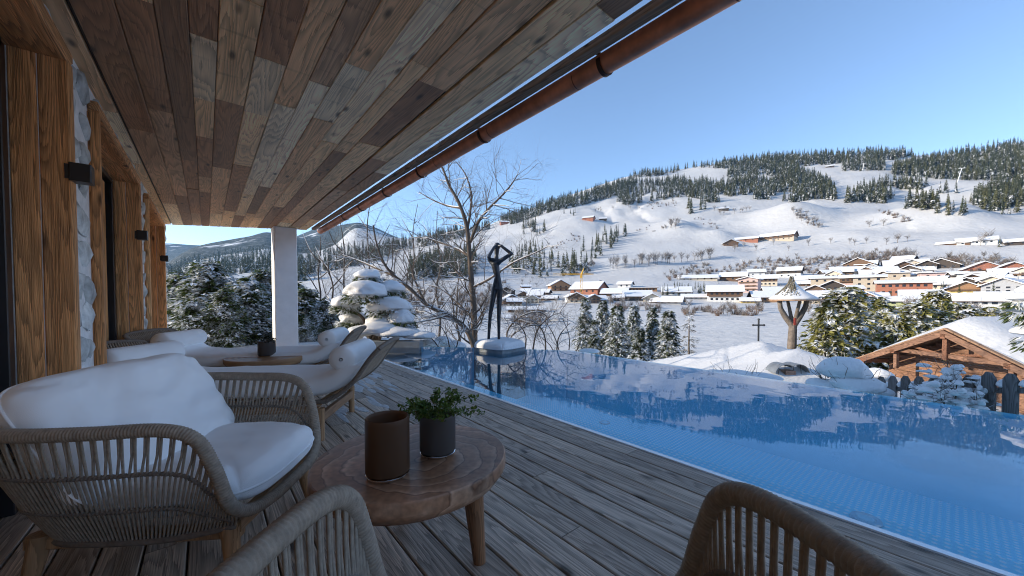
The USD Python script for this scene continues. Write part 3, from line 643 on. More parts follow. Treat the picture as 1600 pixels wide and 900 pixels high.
# --- the woven armchair, built once: faces +y
def mir(pts): return pts + [(-x, y, z) for x, y, z in pts[::-1] if abs(x) > 1e-6]
RAIL_H = .66
half = [(0, .47, .285), (.16, .465, .285), (.29, .44, .30), (.36, .415, .365), (.385, .385, .50), (.398, .335, .612), (.415, .24, RAIL_H - .005), (.44, .05, RAIL_H), (.45, -.15, RAIL_H + .004), (.41, -.33, RAIL_H + .008), (.27, -.43, RAIL_H + .012), (0, -.455, RAIL_H + .014)]
loop = spline([p for p in half] + [(-x, y, z) for x, y, z in half[-2:0:-1]], 10, closed=True)
base = [(.30, .395, .25), (.315, .20, .225), (.315, 0, .22), (.29, -.2, .22), (.2, -.30, .22), (0, -.325, .22)]
bl = spline(base + [(-x, y, z) for x, y, z in base[-2::-1]], 10)
def make_armchair(name, label, N=152, lean=.9, cushions=True, scale=None):
    t = thing(name, label, 'armchair', scale=scale)
    pp, rr = coil(loop, .0225, .0095, True, amp=.06)
    obj('rail', MB().tube(pp, rr, 10, closed=True), ROPE, t, smooth=True)
    # the cords run from the rail down to the base ring
    k0 = int(len(loop) * (.28 / 1)); top = loop[int(2.9 / 22 * len(loop)):len(loop) - int(2.9 / 22 * len(loop)) + 1]
    tp = resample(top, N * 2 + 1); bt = resample(bl, N * 2 + 1)
    def pt(s, v):      # s 0..2N along the weave, v 0 top .. 1 base
        a = tp[int(np.clip(s, 0, 2 * N))]; b = bt[int(np.clip(s, 0, 2 * N))]
        c = a + (b - a) * v; o = np.array([c[0], c[1] + .02, 0]); o /= max(np.linalg.norm(o), 1e-6)
        return c + o * .018 * math.sin(PI * v)
    for i in range(N + 1):
        s = 2 * i
        e = lean if i % 2 else -lean
        path = [pt(s + e * 1.0, .0), pt(s + e * .3, .2), pt(s, .36), pt(s, .66), pt(s, 1.0)]
        obj('rope', MB().tube(path, [.0043] * 5, 5, cap=False), ROPE, t, smooth=True)
    for v in (.36, .68):
        path = np.array([pt(s, v) for s in range(2, 2 * N - 1, 1)])
        pq, pr = coil(path, .0075, .012, amp=.25)
        obj('cross_band', MB().tube(pq, pr, 6), ROPED, t, smooth=True)
    obj('base_ring', MB().tube(bl, [.014] * len(bl), 8), ROPED, t, smooth=True)
    fr = MB()
    for s in (-1, 1): fr.bar((s * .27, .04, .215), (.045, .72, .05), .008, 1)
    obj('seat_frame', fr, TEAK, t)
    obj('seat_frame', MB().bar((0, .38, .235), (.56, .05, .055), .008, 0), TEAKX, t)
    obj('seat_frame', MB().bar((0, -.28, .215), (.50, .05, .05), .008, 0), TEAKX, t)
    for sx in (-1, 1):
        for sy in (-1, 1):
            y0 = .365 if sy > 0 else -.27
            obj('leg', MB().tube([(sx * .285, y0, .25), (sx * .29, y0 + sy * .01, .17), (sx * .315, y0 + sy * .035, .0)], [.031, .029, .019], 12), TEAK, t, smooth=40)
    if not cushions: return t
    v, f = cushion(.70, .80, .17, 32, 32, .30, 3, .008, 4.0, .015); v[:, 1] += .075; v[:, 2] += .365 + .02 * (v[:, 1] - .1)
    obj('seat_cushion', (v, f), FABRIC, t, smooth=True); piping(v, 32, 32, 'piping', t)
    v, f = cushion(.80, .52, .25, 40, 36, .46, 7, .020, 7.0)
    lean = math.radians(56); c, s = math.cos(lean), math.sin(lean)
    y, z = v[:, 1].copy(), v[:, 2].copy(); v[:, 1] = y * -c * -1 * -1 + z * s * 1; v[:, 2] = y * s + z * c
    v[:, 1] += -.155; v[:, 2] += .585
    obj('back_cushion', (v, f[:, ::-1] * 1), FABRIC, t, smooth=True); piping(v, 40, 36, 'piping', t)
    return t

def face_rot(fx, fy): return math.atan2(fy, fx) - PI / 2
# chair A between wall and round table; chair B in the foreground with its arms in view
CA_F = np.array([.83, -.56]); CA_F /= np.linalg.norm(CA_F)
_lo = (at_z(398, 806, .30)[:2] + at_z(494, 695, .30)[:2]) / 2
CA = _lo - .455 * CA_F
def place(prim, loc, rot):
    o = UsdGeom.Xformable(prim).GetOrderedXformOps(); o[0].Set(Gf.Vec3d(float(loc[0]), float(loc[1]), 0)); o[1].Set(math.degrees(rot))
chairA = make_armchair('rope_armchair', 'taupe rope armchair with white cushions beside the stone wall, left of the round table')
place(chairA, CA, face_rot(*CA_F))
SB = 1.06
L1 = at_z(547, 760, RAIL_H * SB)[:2]; L2 = at_z(1131, 755, RAIL_H * SB)[:2]
fwd = np.array([-(L2 - L1)[1], (L2 - L1)[0]]); fwd /= np.linalg.norm(fwd); CBp = (L1 + L2) / 2 - .30 * SB * fwd
chairB = make_armchair('rope_armchair', 'foreground rope armchair without cushions, only its two woven arms in the frame', 196, .2, False, SB)
place(chairB, CBp, face_rot(*fwd))

# --- round wooden coffee tables
RINGS = usdkit.material(stage, L('ringed_table_top'), {
    't': ('texture_coordinate', {}), 'm': ('mapping', {'location': (-.04, .06, 0), 'scale': (1, 1, 0)}), 'nz': ('noise_texture', {'scale': 4.2, 'detail': 3.0, 'roughness': .5}), 'ln': ('vector_math', {'math_type': 'length'}),
    'ad': ('math', {'math_type': 'multiply_add', 'value2': .20}), 'k': ('math', {'math_type': 'multiply', 'value2': 15.0}), 'w': ('math', {'math_type': 'fraction'}),
    'f': ('noise_texture', {'scale': 46.0, 'detail': 4.0}), 'big': ('noise_texture', {'scale': 3.4, 'detail': 3.0}),
    'r': ('rgb_ramp', {'ramp': [(0, (.37, .19, .105)), (.55, (.41, .22, .125)), (.85, (.56, .34, .215)), (.95, (.19, .09, .048)), (1, (.37, .19, .105))]}),
    'mf': ('map_range', {'from_min': .3, 'from_max': .7, 'to_min': .74, 'to_max': 1.2}), 'mb': ('map_range', {'from_min': .35, 'from_max': .65, 'to_min': .62, 'to_max': 1.25}), 'mm': ('math', {'math_type': 'multiply'}), 'h': ('vector_math', {'math_type': 'scale'}),
    'p': ('principled_bsdf', {'roughness': .42, 'specular_ior_level': .4}), 'b': ('bump', {'distance': .001, 'strength': .6})},
    [('t.object', 'm.vector'), ('t.object', 'nz.vector'), ('m.vector', 'ln.vector1'), ('nz.fac', 'ad.value1'), ('ln.value', 'ad.value3'), ('ad.value', 'k.value1'), ('k.value', 'w.value1'), ('t.object', 'f.vector'), ('t.object', 'big.vector'), ('w.value', 'r.fac'), ('f.fac', 'mf.value'), ('big.fac', 'mb.value'), ('mf.result', 'mm.value1'), ('mb.result', 'mm.value2'), ('r.color', 'h.vector1'), ('mm.value', 'h.scale'), ('h.vector', 'p.base_color'), ('f.fac', 'b.height'), ('b.normal', 'p.normal')], surface='p.BSDF')
TAB_H = .44
def make_table(name, label, D, loc, rot, light=False):
    t = thing(name, label, 'table', loc, rot)
    a = np.arange(64) * 2 * PI / 64
    wob = 1 + .018 * np.sin(2 * a + .6) + .008 * np.sin(3 * a + 2) + .004 * np.sin(7 * a)
    R = D / 2
    obj('table_top', MB().lathe([(0.0, TAB_H), (R * .5, TAB_H), (R - .006, TAB_H), (R, TAB_H - .007), (R + .001, TAB_H - .045), (R - .03, TAB_H - .088), (R - .07, TAB_H - .098), (R * .5, TAB_H - .10), (0, TAB_H - .10)], 64, wob=wob), TEAK2 if light else RINGS, t, smooth=45)
    for k in range(3):
        q = k * 2 * PI / 3 + (-.33); ca, sa = math.cos(q), math.sin(q)
        obj('leg', MB().tube([(ca * R * .66, sa * R * .66, TAB_H - .09), (ca * R * .69, sa * R * .69, .2), (ca * R * .74, sa * R * .74, 0)], [.046, .038, .026], 14), TABLEG, t, smooth=40)
    return t
TABLEG = wood('dark_table_leg', [(.34, .17, .085), (.30, .15, .075)], 2, 26, 2.0, ring=.35, dark=.25, knots=False, rough=.42, bump=.0006)
TEAK2 = usdkit.material(stage, L('light_table_top'), {'t': ('texture_coordinate', {}), 'w': ('wave_texture', {'wave_type': 'rings', 'rings_direction': 'z', 'scale': 6.0, 'distortion': 4.0, 'detail': 3.0}), 'r': ('rgb_ramp', {'ramp': [(0, (.24, .12, .055)), (1, (.42, .24, .12))]}), 'p': ('principled_bsdf', {'roughness': .5})},
    [('t.object', 'w.vector'), ('w.fac', 'r.fac'), ('r.color', 'p.base_color')], surface='p.BSDF')
tl, tr_ = at_z(487, 735, TAB_H), at_z(798, 717, TAB_H); tf, tb = at_z(655, 661, TAB_H), at_z(630, 788, TAB_H)
TC = (tf[:2] + tb[:2]) / 2; TD = np.linalg.norm(tf[:2] - tb[:2])
TD = .5 * (TD + np.linalg.norm(tl - tr_))
make_table('round_coffee_table', 'dark round tree slice coffee table with a vase and a planter on it', TD, (TC[0], TC[1], 0), YAW * -1 + .2)
t2 = at_z(417, 556, TAB_H)
make_table('round_coffee_table', 'pale round wooden table between the two daybeds', .80, (t2[0], t2[1], 0), 1.0, light=True)

# --- smoked glass vases
def smoked(name, col):
    return usdkit.material(stage, L(name), {'p': ('principled_bsdf', {'base_color': col, 'roughness': .36, 'specular_ior_level': .45}), 'tl': ('translucent_bsdf', {'color': tuple(np.array(col) * 1.6)}), 'm': ('mix_closure', {'fac': .55})}, [('p.BSDF', 'm.closure1'), ('tl.BSDF', 'm.closure2')], surface='m.closure')
SMOKE = smoked('smoked_brown_glass', (.19, .112, .068)); SMOKEG = smoked('smoked_grey_glass', (.17, .15, .14))
CLEARG = plain('clear_thick_glass', (.88, .90, .92), .04, spec=.5, extra={'transmission_weight': 1.0, 'ior': 1.45})
def make_vase(name, label, cat, loc, R, H, mat, base_h):
    t = thing(name, label, cat, loc)
    obj('glass_wall', MB().lathe([(0, base_h + .012), (R - .018, base_h + .012), (R - .012, base_h + .03), (R - .011, H - .012), (R - .008, H - .002), (R - .004, H), (R - .001, H - .004), (R, H - .02), (R, base_h + .004), (R - .004, base_h), (0, base_h)], 48), mat, t, smooth=50)
    obj('glass_foot', MB().lathe([(0, base_h - .0015), (R - .006, base_h - .0015), (R - .001, base_h - .005), (R - .001, .010), (R - .010, .001), (0, .001)], 48), CLEARG, t, smooth=50)
    return t
vb = at_z(606, 742, TAB_H); dz_ = (vb - EYE) @ CF
vr = 36.0 / FPX * dz_ * .92
make_vase('hurricane_vase', 'tall smoked brown glass hurricane vase on the round table', 'vase', (vb[0], vb[1], TAB_H), vr, 95 / FPX * dz_ * .97, SMOKE, .018)
pb = at_z(684, 708, TAB_H); dz_ = (pb - EYE) @ CF; pr = 29.5 / FPX * dz_ * .93; ph = 62 / FPX * dz_
plant = make_vase('planter', 'smoked grey glass planter with small leafy green plant on the round table', 'planter', (pb[0], pb[1], TAB_H), pr, ph, SMOKEG, .016)
obj('soil', MB().lathe([(0, ph - .022), (pr - .016, ph - .022)], 24), plain('dark_soil', (.03, .022, .017), .95), plant)
LEAF = usdkit.material(stage, L('small_green_leaf'), {'g': ('geometry', {}), 'n': ('noise_texture', {'scale': 40.0, 'detail': 1.0}), 'r': ('rgb_ramp', {'ramp': [(.3, (.05, .10, .018)), (.55, (.12, .19, .035)), (.75, (.24, .28, .06))]}), 'p': ('principled_bsdf', {'roughness': .5}), 'tl': ('translucent_bsdf', {}), 'm': ('mix_closure', {'fac': .35})},
    [('g.position', 'n.vector'), ('n.fac', 'r.fac'), ('r.color', 'p.base_color'), ('r.color', 'tl.color'), ('p.BSDF', 'm.closure1'), ('tl.BSDF', 'm.closure2')], surface='m.closure')
def leaf_at(mb, c, d, size, roll):
    d = d / np.linalg.norm(d); s = np.cross(d, [0, 0, 1.0]); s /= max(np.linalg.norm(s), 1e-6); n_ = np.cross(s, d)
    s = s * math.cos(roll) + n_ * math.sin(roll); n_ = np.cross(s, d)
    mb.add([c, c + d * size * .45 + s * size * .36 + n_ * .1 * size, c + d * size, c + d * size * .45 - s * size * .36 + n_ * .1 * size, c + d * size * .5 - n_ * .06 * size], [[0, 1, 4], [1, 2, 4], [2, 3, 4], [3, 0, 4]])
lm = MB(); g = np.random.default_rng(3)
for k in range(34):
    a = g.uniform(0, 2 * PI); out = g.uniform(.03, 1.0)
    rgt = CR[:2] @ np.array([math.cos(a), math.sin(a)])
    rch = (.035 + .085 * g.random()) * (1.0 + .35 * max(rgt, 0)) ; up = g.uniform(.0, .075) if k > 6 else g.uniform(-.03, .02)
    p0 = np.array([math.cos(a) * pr * .4, math.sin(a) * pr * .4, ph - .02]); p1 = p0 + np.array([math.cos(a) * rch * .6, math.sin(a) * rch * .6, .045 + up * .5]); p2 = np.array([math.cos(a) * (pr * .5 + rch), math.sin(a) * (pr * .5 + rch), ph + up + .005])
    st = spline([p0, p1, p2], 5)
    obj('stem', MB().tube(st, [.0012] * len(st), 4), LEAF, plant)
    for i in range(3, len(st)):
        for q in range(4):
            d = np.array([math.cos(a), math.sin(a), .2]) * .4 + g.normal(size=3) * .8; leaf_at(lm, st[i] + g.normal(size=3) * .006, d, g.uniform(.012, .022), g.uniform(-1, 1))
obj('foliage', lm, LEAF, plant, kind='stuff')
c2 = at_z(417, 556, TAB_H); dd = (c2 - EYE) @ CF
cup = make_vase('glass_candle_cup', 'small dark glass cup with a sprig on the pale table between the daybeds', 'cup', (c2[0], c2[1], TAB_H), 12 / FPX * dd, 23 / FPX * dd, SMOKEG, .012)
lm = MB()
for k in range(14):
    a = g.uniform(0, 6.3); p = np.array([math.cos(a) * .03, math.sin(a) * .03, 23 / FPX * dd])
    e = p + np.array([math.cos(a) * .06, math.sin(a) * .06, g.uniform(0, .03)])
    lm.tube([p, e], .002, 4)
    for q in range(4): leaf_at(lm, e + g.normal(size=3) * .012, g.normal(size=3), .03, 0)
obj('sprig', lm, plain('dry_sprig', (.06, .055, .04), .9), cup, kind='stuff')

# --- daybeds: long axis x, raised woven ends, bolsters
def make_daybed(label, loc, rot, Lg=2.06, W=.74):
    t = thing('daybed', label, 'daybed', loc, rot, group=None)
    hx = Lg / 2
    pr_ = [(-hx - .10, .70), (-hx - .03, .62), (-hx + .10, .44), (-hx + .26, .325), (-hx + .45, .30)]
    prof = [(x, z) for x, z in pr_] + [(-x, z) for x, z in pr_[::-1]]
    def path(y, dz=0.0): return spline([(x, y, z + dz) for x, z in prof], 8)
    sides = [path(-W / 2), path(W / 2)]
    for s in sides:
        pp, rr = coil(s, .018, .012, amp=.07); obj('side_rail', MB().tube(pp, rr, 8), ROPED, t, smooth=True)
    for e in (0, 1):
        x, z = prof[0] if e == 0 else prof[-1]
        pp, rr = coil(spline([(x * 1.0, -W / 2, z), (x * 1.015, -W / 2 + .1, z + .02), (x * 1.02, 0, z + .03), (x * 1.015, W / 2 - .1, z + .02), (x, W / 2, z)], 8), .018, .012, amp=.07)
        obj('end_rail', MB().tube(pp, rr, 8), ROPED, t, smooth=True)
        # cords of the raised end
        cp = sides[0][:30] if e == 0 else sides[0][-30:][::-1]
        for k in range(31):
            y = -W / 2 + W * (k + .5) / 31
            q = cp.copy(); q[:, 1] = y; q = q[::3]; q[0, 2] += .025 * (1 - (2 * y / W) ** 2)
            obj('rope', MB().tube(q, .0065, 5, cap=False), ROPE, t, smooth=True)
        for z_ in (8, 16):
            q = np.array([[cp[z_][0], y, cp[z_][2]] for y in np.linspace(-W / 2, W / 2, 9)]); obj('cross_band', MB().tube(q, .009, 6), ROPED, t, smooth=True)
    for k in range(9):
        x = -hx + .35 + (Lg - .7) * k / 8; obj('cross_slat', MB().bar((x, 0, .285), (.05, W, .02), .004, 1), TEAK, t)
    for sx in (-1, 1):
        obj('base_rail', MB().bar((sx * (hx - .34), 0, .175), (.05, W - .02, .07), .008, 1), wood_y, t)
        for sy in (-1, 1): obj('leg', MB().tube([(sx * (hx - .34), sy * (W / 2 - .01), .25), (sx * (hx - .335), sy * (W / 2 - .005), .0)], [.033, .025], 12), TEAK, t, smooth=40)
    for sy in (-1, 1): obj('base_rail', MB().bar((0, sy * (W / 2 - .03), .235), (Lg - .7, .045, .05), .008, 0), TEAKX, t)
    # mattress follows the frame
    xs = np.linspace(-hx + .05, hx - .05, 61); ctr = np.interp(xs, [p[0] for p in prof], [p[1] for p in prof]); ctr = np.convolve(np.pad(ctr, 3, mode='edge'), np.ones(7) / 7, 'valid') + .012
    n = 28; a = np.arange(n) * 2 * PI / n; sgn = lambda v_, e_: np.sign(v_) * np.abs(v_) ** e_
    sy_, sz_ = sgn(np.cos(a), .35) * (W / 2 - .025), (sgn(np.sin(a), .55) + 1) * .085
    e = np.clip(1 - (np.abs(xs) / (hx - .05)) ** 24, .0, 1) ** .5
    sl = np.gradient(ctr, xs); nx_, nz_ = -sl / np.hypot(1, sl), 1 / np.hypot(1, sl)
    v = np.stack([xs[:, None] + nx_[:, None] * sz_ * e[:, None], np.repeat((sy_)[None], 61, 0) * (.92 + .08 * e[:, None]), ctr[:, None] + nz_[:, None] * (.085 + (sz_ - .085) * e[:, None])], -1)
    v[..., 2] += (.03 * fbm(np.stack([v[..., 0] * 5, v[..., 1] * 3, v[..., 2] * 0], -1), 3, 8)) * (v[..., 2] > ctr[:, None] + .08)
    m_ = 61; i = np.arange(m_ - 1)[:, None]; j = np.arange(n)[None]
    f = np.stack([i * n + j, (i + 1) * n + j, (i + 1) * n + (j + 1) % n, i * n + (j + 1) % n], -1).reshape(-1, 4)[:, ::-1]
    mb = MB().add(v.reshape(-1, 3), f)
    for k in (0, m_ - 1): mb.add(np.vstack([v[k], v[k].mean(0)]), [[q, (q + 1) % n, n] if k else [(q + 1) % n, q, n] for q in range(n)])
    obj('mattress', mb, FABRIC, t, smooth=50)
    for sx in (-1, 1):
        bv, bf = bolster(.105, W - .06, 5 + sx); bv = bv @ rz(PI / 2).T; bv += np.array([sx * (hx - .19), 0, .62])
        obj('bolster', (bv, bf), FABRIC, t, smooth=True)
    return t
wood_y = wood('teak_cross_rail', [(.25, .14, .075), (.22, .12, .065)], 1, 26, 2.0, ring=.3, dark=.2, knots=False, rough=.45, bump=.0006)
def bed_pos(pa, pb, z=.62):
    a = at_z(*pa, z); b = at_z(*pb, z); c = (a + b) / 2
    return (c[0], c[1], 0), math.atan2((b - a)[1], (b - a)[0])
lc, lr = bed_pos((225, 557), (553, 552))
bed = make_daybed('near daybed with white mattress and bolsters, its woven end toward the pool', lc, lr)
lc, lr = bed_pos((293, 530), (514, 526))
dup(bed, 'daybed', lc, lr, label='farther daybed with white mattress in front of the white column')
# ------------------------------------------------------------------ trees and shrubs near the terrace
YEW = leafy('snowy_yew', (.075, .10, .03), snow=.29, scale=3.2)
SPRUCE = leafy('snowy_spruce', (.065, .08, .035), snow=.31, scale=2.2)
PINE = leafy('snowy_pine', (.19, .18, .05), snow=.26, scale=1.6)
FARSPR = leafy('far_spruce', (.052, .062, .034), snow=.27, scale=.16, trans=.0)
TWIGSNOW = leafy('snow_on_twigs', (.10, .08, .065), snow=.62, scale=7.0, trans=.0)
def quads(mb, C, D, Ln, Wd, g, droop=0.0):
    """Small tapering sprays: centres C, directions D."""
    n = len(C); D = D / np.linalg.norm(D, axis=1, keepdims=True)
    S = np.cross(D, [0, 0, 1.0] + .35 * g.normal(size=(n, 3))); S /= np.maximum(np.linalg.norm(S, axis=1, keepdims=True), 1e-6)
    a, b = Ln[:, None], Wd[:, None]
    tip = C + D * a; tip[:, 2] -= droop * Ln
    V = np.stack([C, C + D * a * .45 + S * b, tip, C + D * a * .45 - S * b], 1).reshape(-1, 3)
    i = np.arange(n)[:, None] * 4
    mb.add(V, np.vstack([i + [0, 1, 2], i + [0, 2, 3]]))
def conifer_mesh(seed, H, R, whorls, per, sprays, leaf, width, shape=1.0, droop=.25, z0=.06, ragged=.2):
    g = np.random.default_rng(seed); mb = MB(); br = MB()
    for k in range(whorls):
        t = (k + g.uniform(0, .8)) / whorls; z = H * (z0 + (1 - z0) * t)
        rad = R * (1 - t) ** shape * g.uniform(.85, 1.1) + .02 * R
        m = max(3, int(per * (1 - .5 * t)))
        for j in range(m):
            a = 2 * PI * (j + g.uniform(0, .9)) / m; L_ = rad * (1 + g.normal(0, ragged)); L_ = max(L_, .05 * R)
            d = np.array([math.cos(a), math.sin(a), 0]); s = np.linspace(.12, 1, sprays) + g.normal(0, .03, sprays)
            up = .28 * (t - .35)
            c = np.array([0, 0, z]) + d * (s * L_)[:, None]; c[:, 2] += L_ * (up * s - droop * s ** 2) + g.normal(0, .03 * R, sprays)
            side = np.cross(d, [0, 0, 1]); wv = g.normal(0, 1, sprays)[:, None]
            c = c + side * wv * .12 * L_
            D = d * .8 + side * wv * .9 + np.array([0, 0, -.15]) + g.normal(0, .25, (sprays, 3))
            quads(mb, c, D, leaf * g.uniform(.6, 1.3, sprays), width * g.uniform(.7, 1.3, sprays), g, .2)
    return mb
def trunk_mesh(H, r0, n=7, lean=0.0):
    z = np.linspace(-.3, H, 6); return MB().tube(np.stack([lean * (z / H) ** 2, 0 * z, z], 1), np.linspace(r0, r0 * .12, 6), n)
def make_conifer(name, mats, *a, **k):
    """A class prim of one conifer with its trunk and crown."""
    p = proto(name)
    obj('trunk', trunk_mesh(a[1] * .97, a[1] * .022), BARK, p, smooth=60); obj('crown', conifer_mesh(*a, **k), mats, p)
    return p
yewP = [make_conifer('yew_kind', YEW, s, 2.7, 1.05, 34, 16, 15, .19, .050, shape=.5, droop=.12, z0=.02, ragged=.28) for s in (21, 22, 23)]
sprP = [make_conifer('spruce_kind', SPRUCE, s, 9.0, r_, 34, 13, 15, .46, .10, shape=.85, droop=.32, z0=.03, ragged=.2) for s, r_ in ((31, 1.7), (32, 2.0), (33, 2.3))]
pinP = [make_conifer('pine_kind', PINE, s, 8.0, r_, 30, 15, 17, .42, .11, shape=.55, droop=.22, z0=.05, ragged=.3) for s, r_ in ((41, 2.6), (42, 2.2))]
thinP = [make_conifer('larch_kind', leafy('frosty_larch', (.15, .135, .105), snow=.42, scale=2.0), 51, 8.5, 1.5, 22, 8, 9, .38, .03, shape=.9, droop=.42, z0=.05)]
G_Y = 'snow dusted evergreens behind the daybeds'
def put(P_, name, label, cat, px, ytop, depth, H0, wide=1.0, base=None, group=None, rot=None):
    """Stand a tree of kind P_ at this depth so that it reaches the height seen; its foot is on the ground."""
    top = at_d(px, ytop, depth); z0 = float(gz(top[0], top[1])) - .1 if base is None else base
    s = max(.3, (top[2] - z0) / H0)
    return dup(P_, name, (top[0], top[1], z0), rng.uniform(0, 6.28) if rot is None else rot, (s * wide, s * wide, s), label=label, cat=cat, group=group)
for k, (px, yt, Z, w, lab) in enumerate(((283, 428, 12.4, 1.0, 'snowy dark evergreen shrub next to the corner of the stone wall'), (326, 411, 12.0, 1.1, 'tallest snow dusted evergreen shrub behind the daybeds, left of the column'),
        (352, 452, 10.6, .95, 'low snowy evergreen shrub in front of the tall one'), (386, 436, 11.6, 1.15, 'yellow tinged evergreen shrub close to the left of the white column'), (412, 424, 12.8, 1.0, 'snowy evergreen shrub half hidden by the white column'), (300, 470, 10.4, 1.0, 'small evergreen shrub just behind the farther daybed, by the wall'))):
    put(yewP[k % 3], 'evergreen_shrub', lab, 'shrub', px, yt, Z, 2.7, w)
for k, (px, yt, Z, w) in enumerate(((455, 440, 15.5, .9), (478, 452, 14.0, 1.1), (505, 470, 13.0, 1.0), (530, 480, 14.5, 1.0), (470, 492, 11.5, 1.2))):
    put(yewP[k % 3], 'snow_laden_shrub', ('snow laden evergreen just right of the white column', 'second snow laden shrub right of the column', 'snowy shrub left of the cloud pruned pine', 'snowy shrub directly behind the cloud pruned pine', 'low white shrub at the foot of the white column, right side')[k], 'shrub', px, yt, Z, 2.7, w)
for k, (px, yt, Z, w, P_, lab) in enumerate(((915, 466, 33, .9, 0, 'leftmost snowy spruce of the group behind the pool edge'), (942, 472, 36, 1.0, 1, 'second snowy spruce from the left behind the pool edge'), (965, 476, 31, 1.0, 2, 'dark broad spruce in the middle of the group behind the pool edge'),
        (990, 478, 38, 1.0, 1, 'slim spruce right of the dark broad one behind the pool edge'), (1020, 480, 34, .9, 0, 'tall green spruce fifth from the left behind the pool edge'), (1045, 484, 30, 1.0, 2, 'frosty blue spruce near the right end of the group behind the pool'), (1000, 512, 24, 1.0, 1, 'low snowy spruce in front of the group, nearest the pool edge'), (930, 500, 27, .8, 0, 'small spruce at the left front of the group behind the pool edge'))):
    put(sprP[P_], 'spruce_tree', lab, 'tree', px, yt, Z, 9.0, w)
put(thinP[0], 'larch_tree', 'thin frosty larch with drooping branches at the right end of the spruces', 'tree', 1077, 486, 27, 8.5, 1.0)
for (px, yt, Z, w, P_, lab) in ((1322, 446, 23, 1.0, 0, 'large snowy yellow green pine between the roofed tree and the wooden gable'), (1368, 462, 27, 1.0, 1, 'snowy pine behind the large yellow green one, to its right'), (1400, 488, 21, .8, 1, 'smaller snowy pine just left of the wooden gable'), (1290, 478, 21, .8, 1, 'snowy pine right beside the tree with the conical roof'),
        (1462, 452, 34, .8, 1, 'pointed snowy conifer behind the ridge of the wooden gable'), (1500, 472, 38, 1.1, 0, 'bushy snowy conifer behind the wooden gable, right of the pointed one'), (1432, 470, 33, 1.0, 0, 'bushy snowy conifer behind the left slope of the wooden gable'), (1545, 478, 40, 1.2, 0, 'rightmost bushy conifer behind the snowy roof of the gable')):
    put(pinP[P_], 'pine_tree', lab, 'tree', px, yt, Z, 8.0, w)

# --- bare trees
def grow(mb, sn, p, d, r, ln, depth, g, up=.12, gnarl=.28, twig=None, snow_min=.006):
    n = 4; pts = [p]; q = d / np.linalg.norm(d); rr = [r]
    for i in range(n):
        q = q + g.normal(0, gnarl * .5, 3) + np.array([0, 0, up * .4]); q /= np.linalg.norm(q)
        pts.append(pts[-1] + q * ln / n); rr.append(r * (1 - .45 * (i + 1) / n))
    mb.tube(pts, rr, 6 if r > .03 else (4 if r > .008 else 3), cap=False)
    if r > snow_min: snow_on(sn, pts, rr, g)
    if depth == 0: return
    for i in range(1, n + 1):
        for _ in range(2 if i == n else (1 if g.random() < .85 else 0)):
            s = g.normal(size=3); s -= q * (s @ q); s /= np.linalg.norm(s)
            nd = q * g.uniform(.55, .9) + s * g.uniform(.5, .9)
            grow(mb, sn, pts[i], nd, rr[i] * g.uniform(.5, .68), ln * g.uniform(.55, .8), depth - 1, g, up, gnarl, twig, snow_min)
def snow_on(sn, pts, rr, g):
    """Snow lying along the upper side of a limb, thinner where it stands steep."""
    p = np.asarray(pts, float); r = np.asarray(rr)
    t = np.gradient(p, axis=0); t /= np.linalg.norm(t, axis=1, keepdims=True); lie = np.clip(1.15 - np.abs(t[:, 2]) * 1.25, .0, 1)
    if lie.max() < .12: return
    w = r * .85 * lie + .004 * lie + 1e-4
    sn.tube(p + np.array([0, 0, 1]) * (r * .55 + w * .45)[:, None], w, 5)
def limb(mb, sn, pix, depth, r0, r1, g, twigs=3, tl=.9, every=2, dz=0.0, up=.12):
    pts = spline([at_d(px, py, depth + dd) for px, py, *q in pix for dd in [q[0] if q else 0.0]], 4)
    rr = np.linspace(r0, r1, len(pts)); mb.tube(pts, rr, 8, cap=True); snow_on(sn, pts, rr, g)
    for i in range(3, len(pts), every):
        t = pts[min(i + 1, len(pts) - 1)] - pts[i - 1]; t /= np.linalg.norm(t)
        for _ in range(2):
            s = g.normal(size=3); s -= t * (s @ t); s /= np.linalg.norm(s)
            grow(mb, sn, pts[i], t * .5 + s * .9 + np.array([0, 0, .15]), max(rr[i] * .33, .007), tl * g.uniform(.6, 1.2), twigs, g, up)
BARKN = leafy('bare_tree_bark', (.105, .08, .062), snow=.2, scale=6.0, trans=0.0)
def bare_tree(name, label, limbs, depth, seed, cat='tree', twigs=2, tl=.9, every=2, up=.12):
    g = np.random.default_rng(seed); mb, sn = MB(), MB(); base = at_d(*limbs[0][0][0][:2], depth)
    for pix, r0, r1 in limbs: limb(mb, sn, pix, depth, r0, r1, g, twigs, tl, every, up=up)
    t = thing(name, label, cat, base)
    mb.move(-base); sn.move(-base)
    obj('trunk', mb, BARKN, t, smooth=60); obj('snow', sn, SNOW_SOFT, t, smooth=60)
    return t
bare_tree('bare_tree', 'tall bare tree with snow on its limbs behind the bronze statue', [
    ([(742, 575), (741, 528), (740, 480), (736, 430), (733, 390), (729, 352), (717, 317), (702, 290), (692, 264), (680, 244)], .12, .02),
    ([(730, 360), (735, 330, .3), (736, 300, .5), (727, 272, .8), (712, 252, 1.)], .05, .012),
    ([(735, 378), (748, 346, -.4), (765, 325, -.8), (785, 305, -1.), (800, 287, -1.2), (809, 272, -1.3)], .055, .01),
    ([(733, 400), (712, 388, .6), (690, 380, 1.), (665, 372, 1.4), (640, 372, 1.6)], .05, .012),
    ([(720, 325), (700, 322, .5), (675, 312, .8), (655, 300, 1.)], .035, .01),
    ([(738, 450), (765, 436, -.5), (800, 412, -1.0), (835, 396, -1.3), (858, 384, -1.5)], .045, .01),
    ([(741, 500), (712, 470, .4), (690, 452, .8), (668, 445, 1.)], .04, .01)], 12.0, 61, twigs=2, tl=.95)
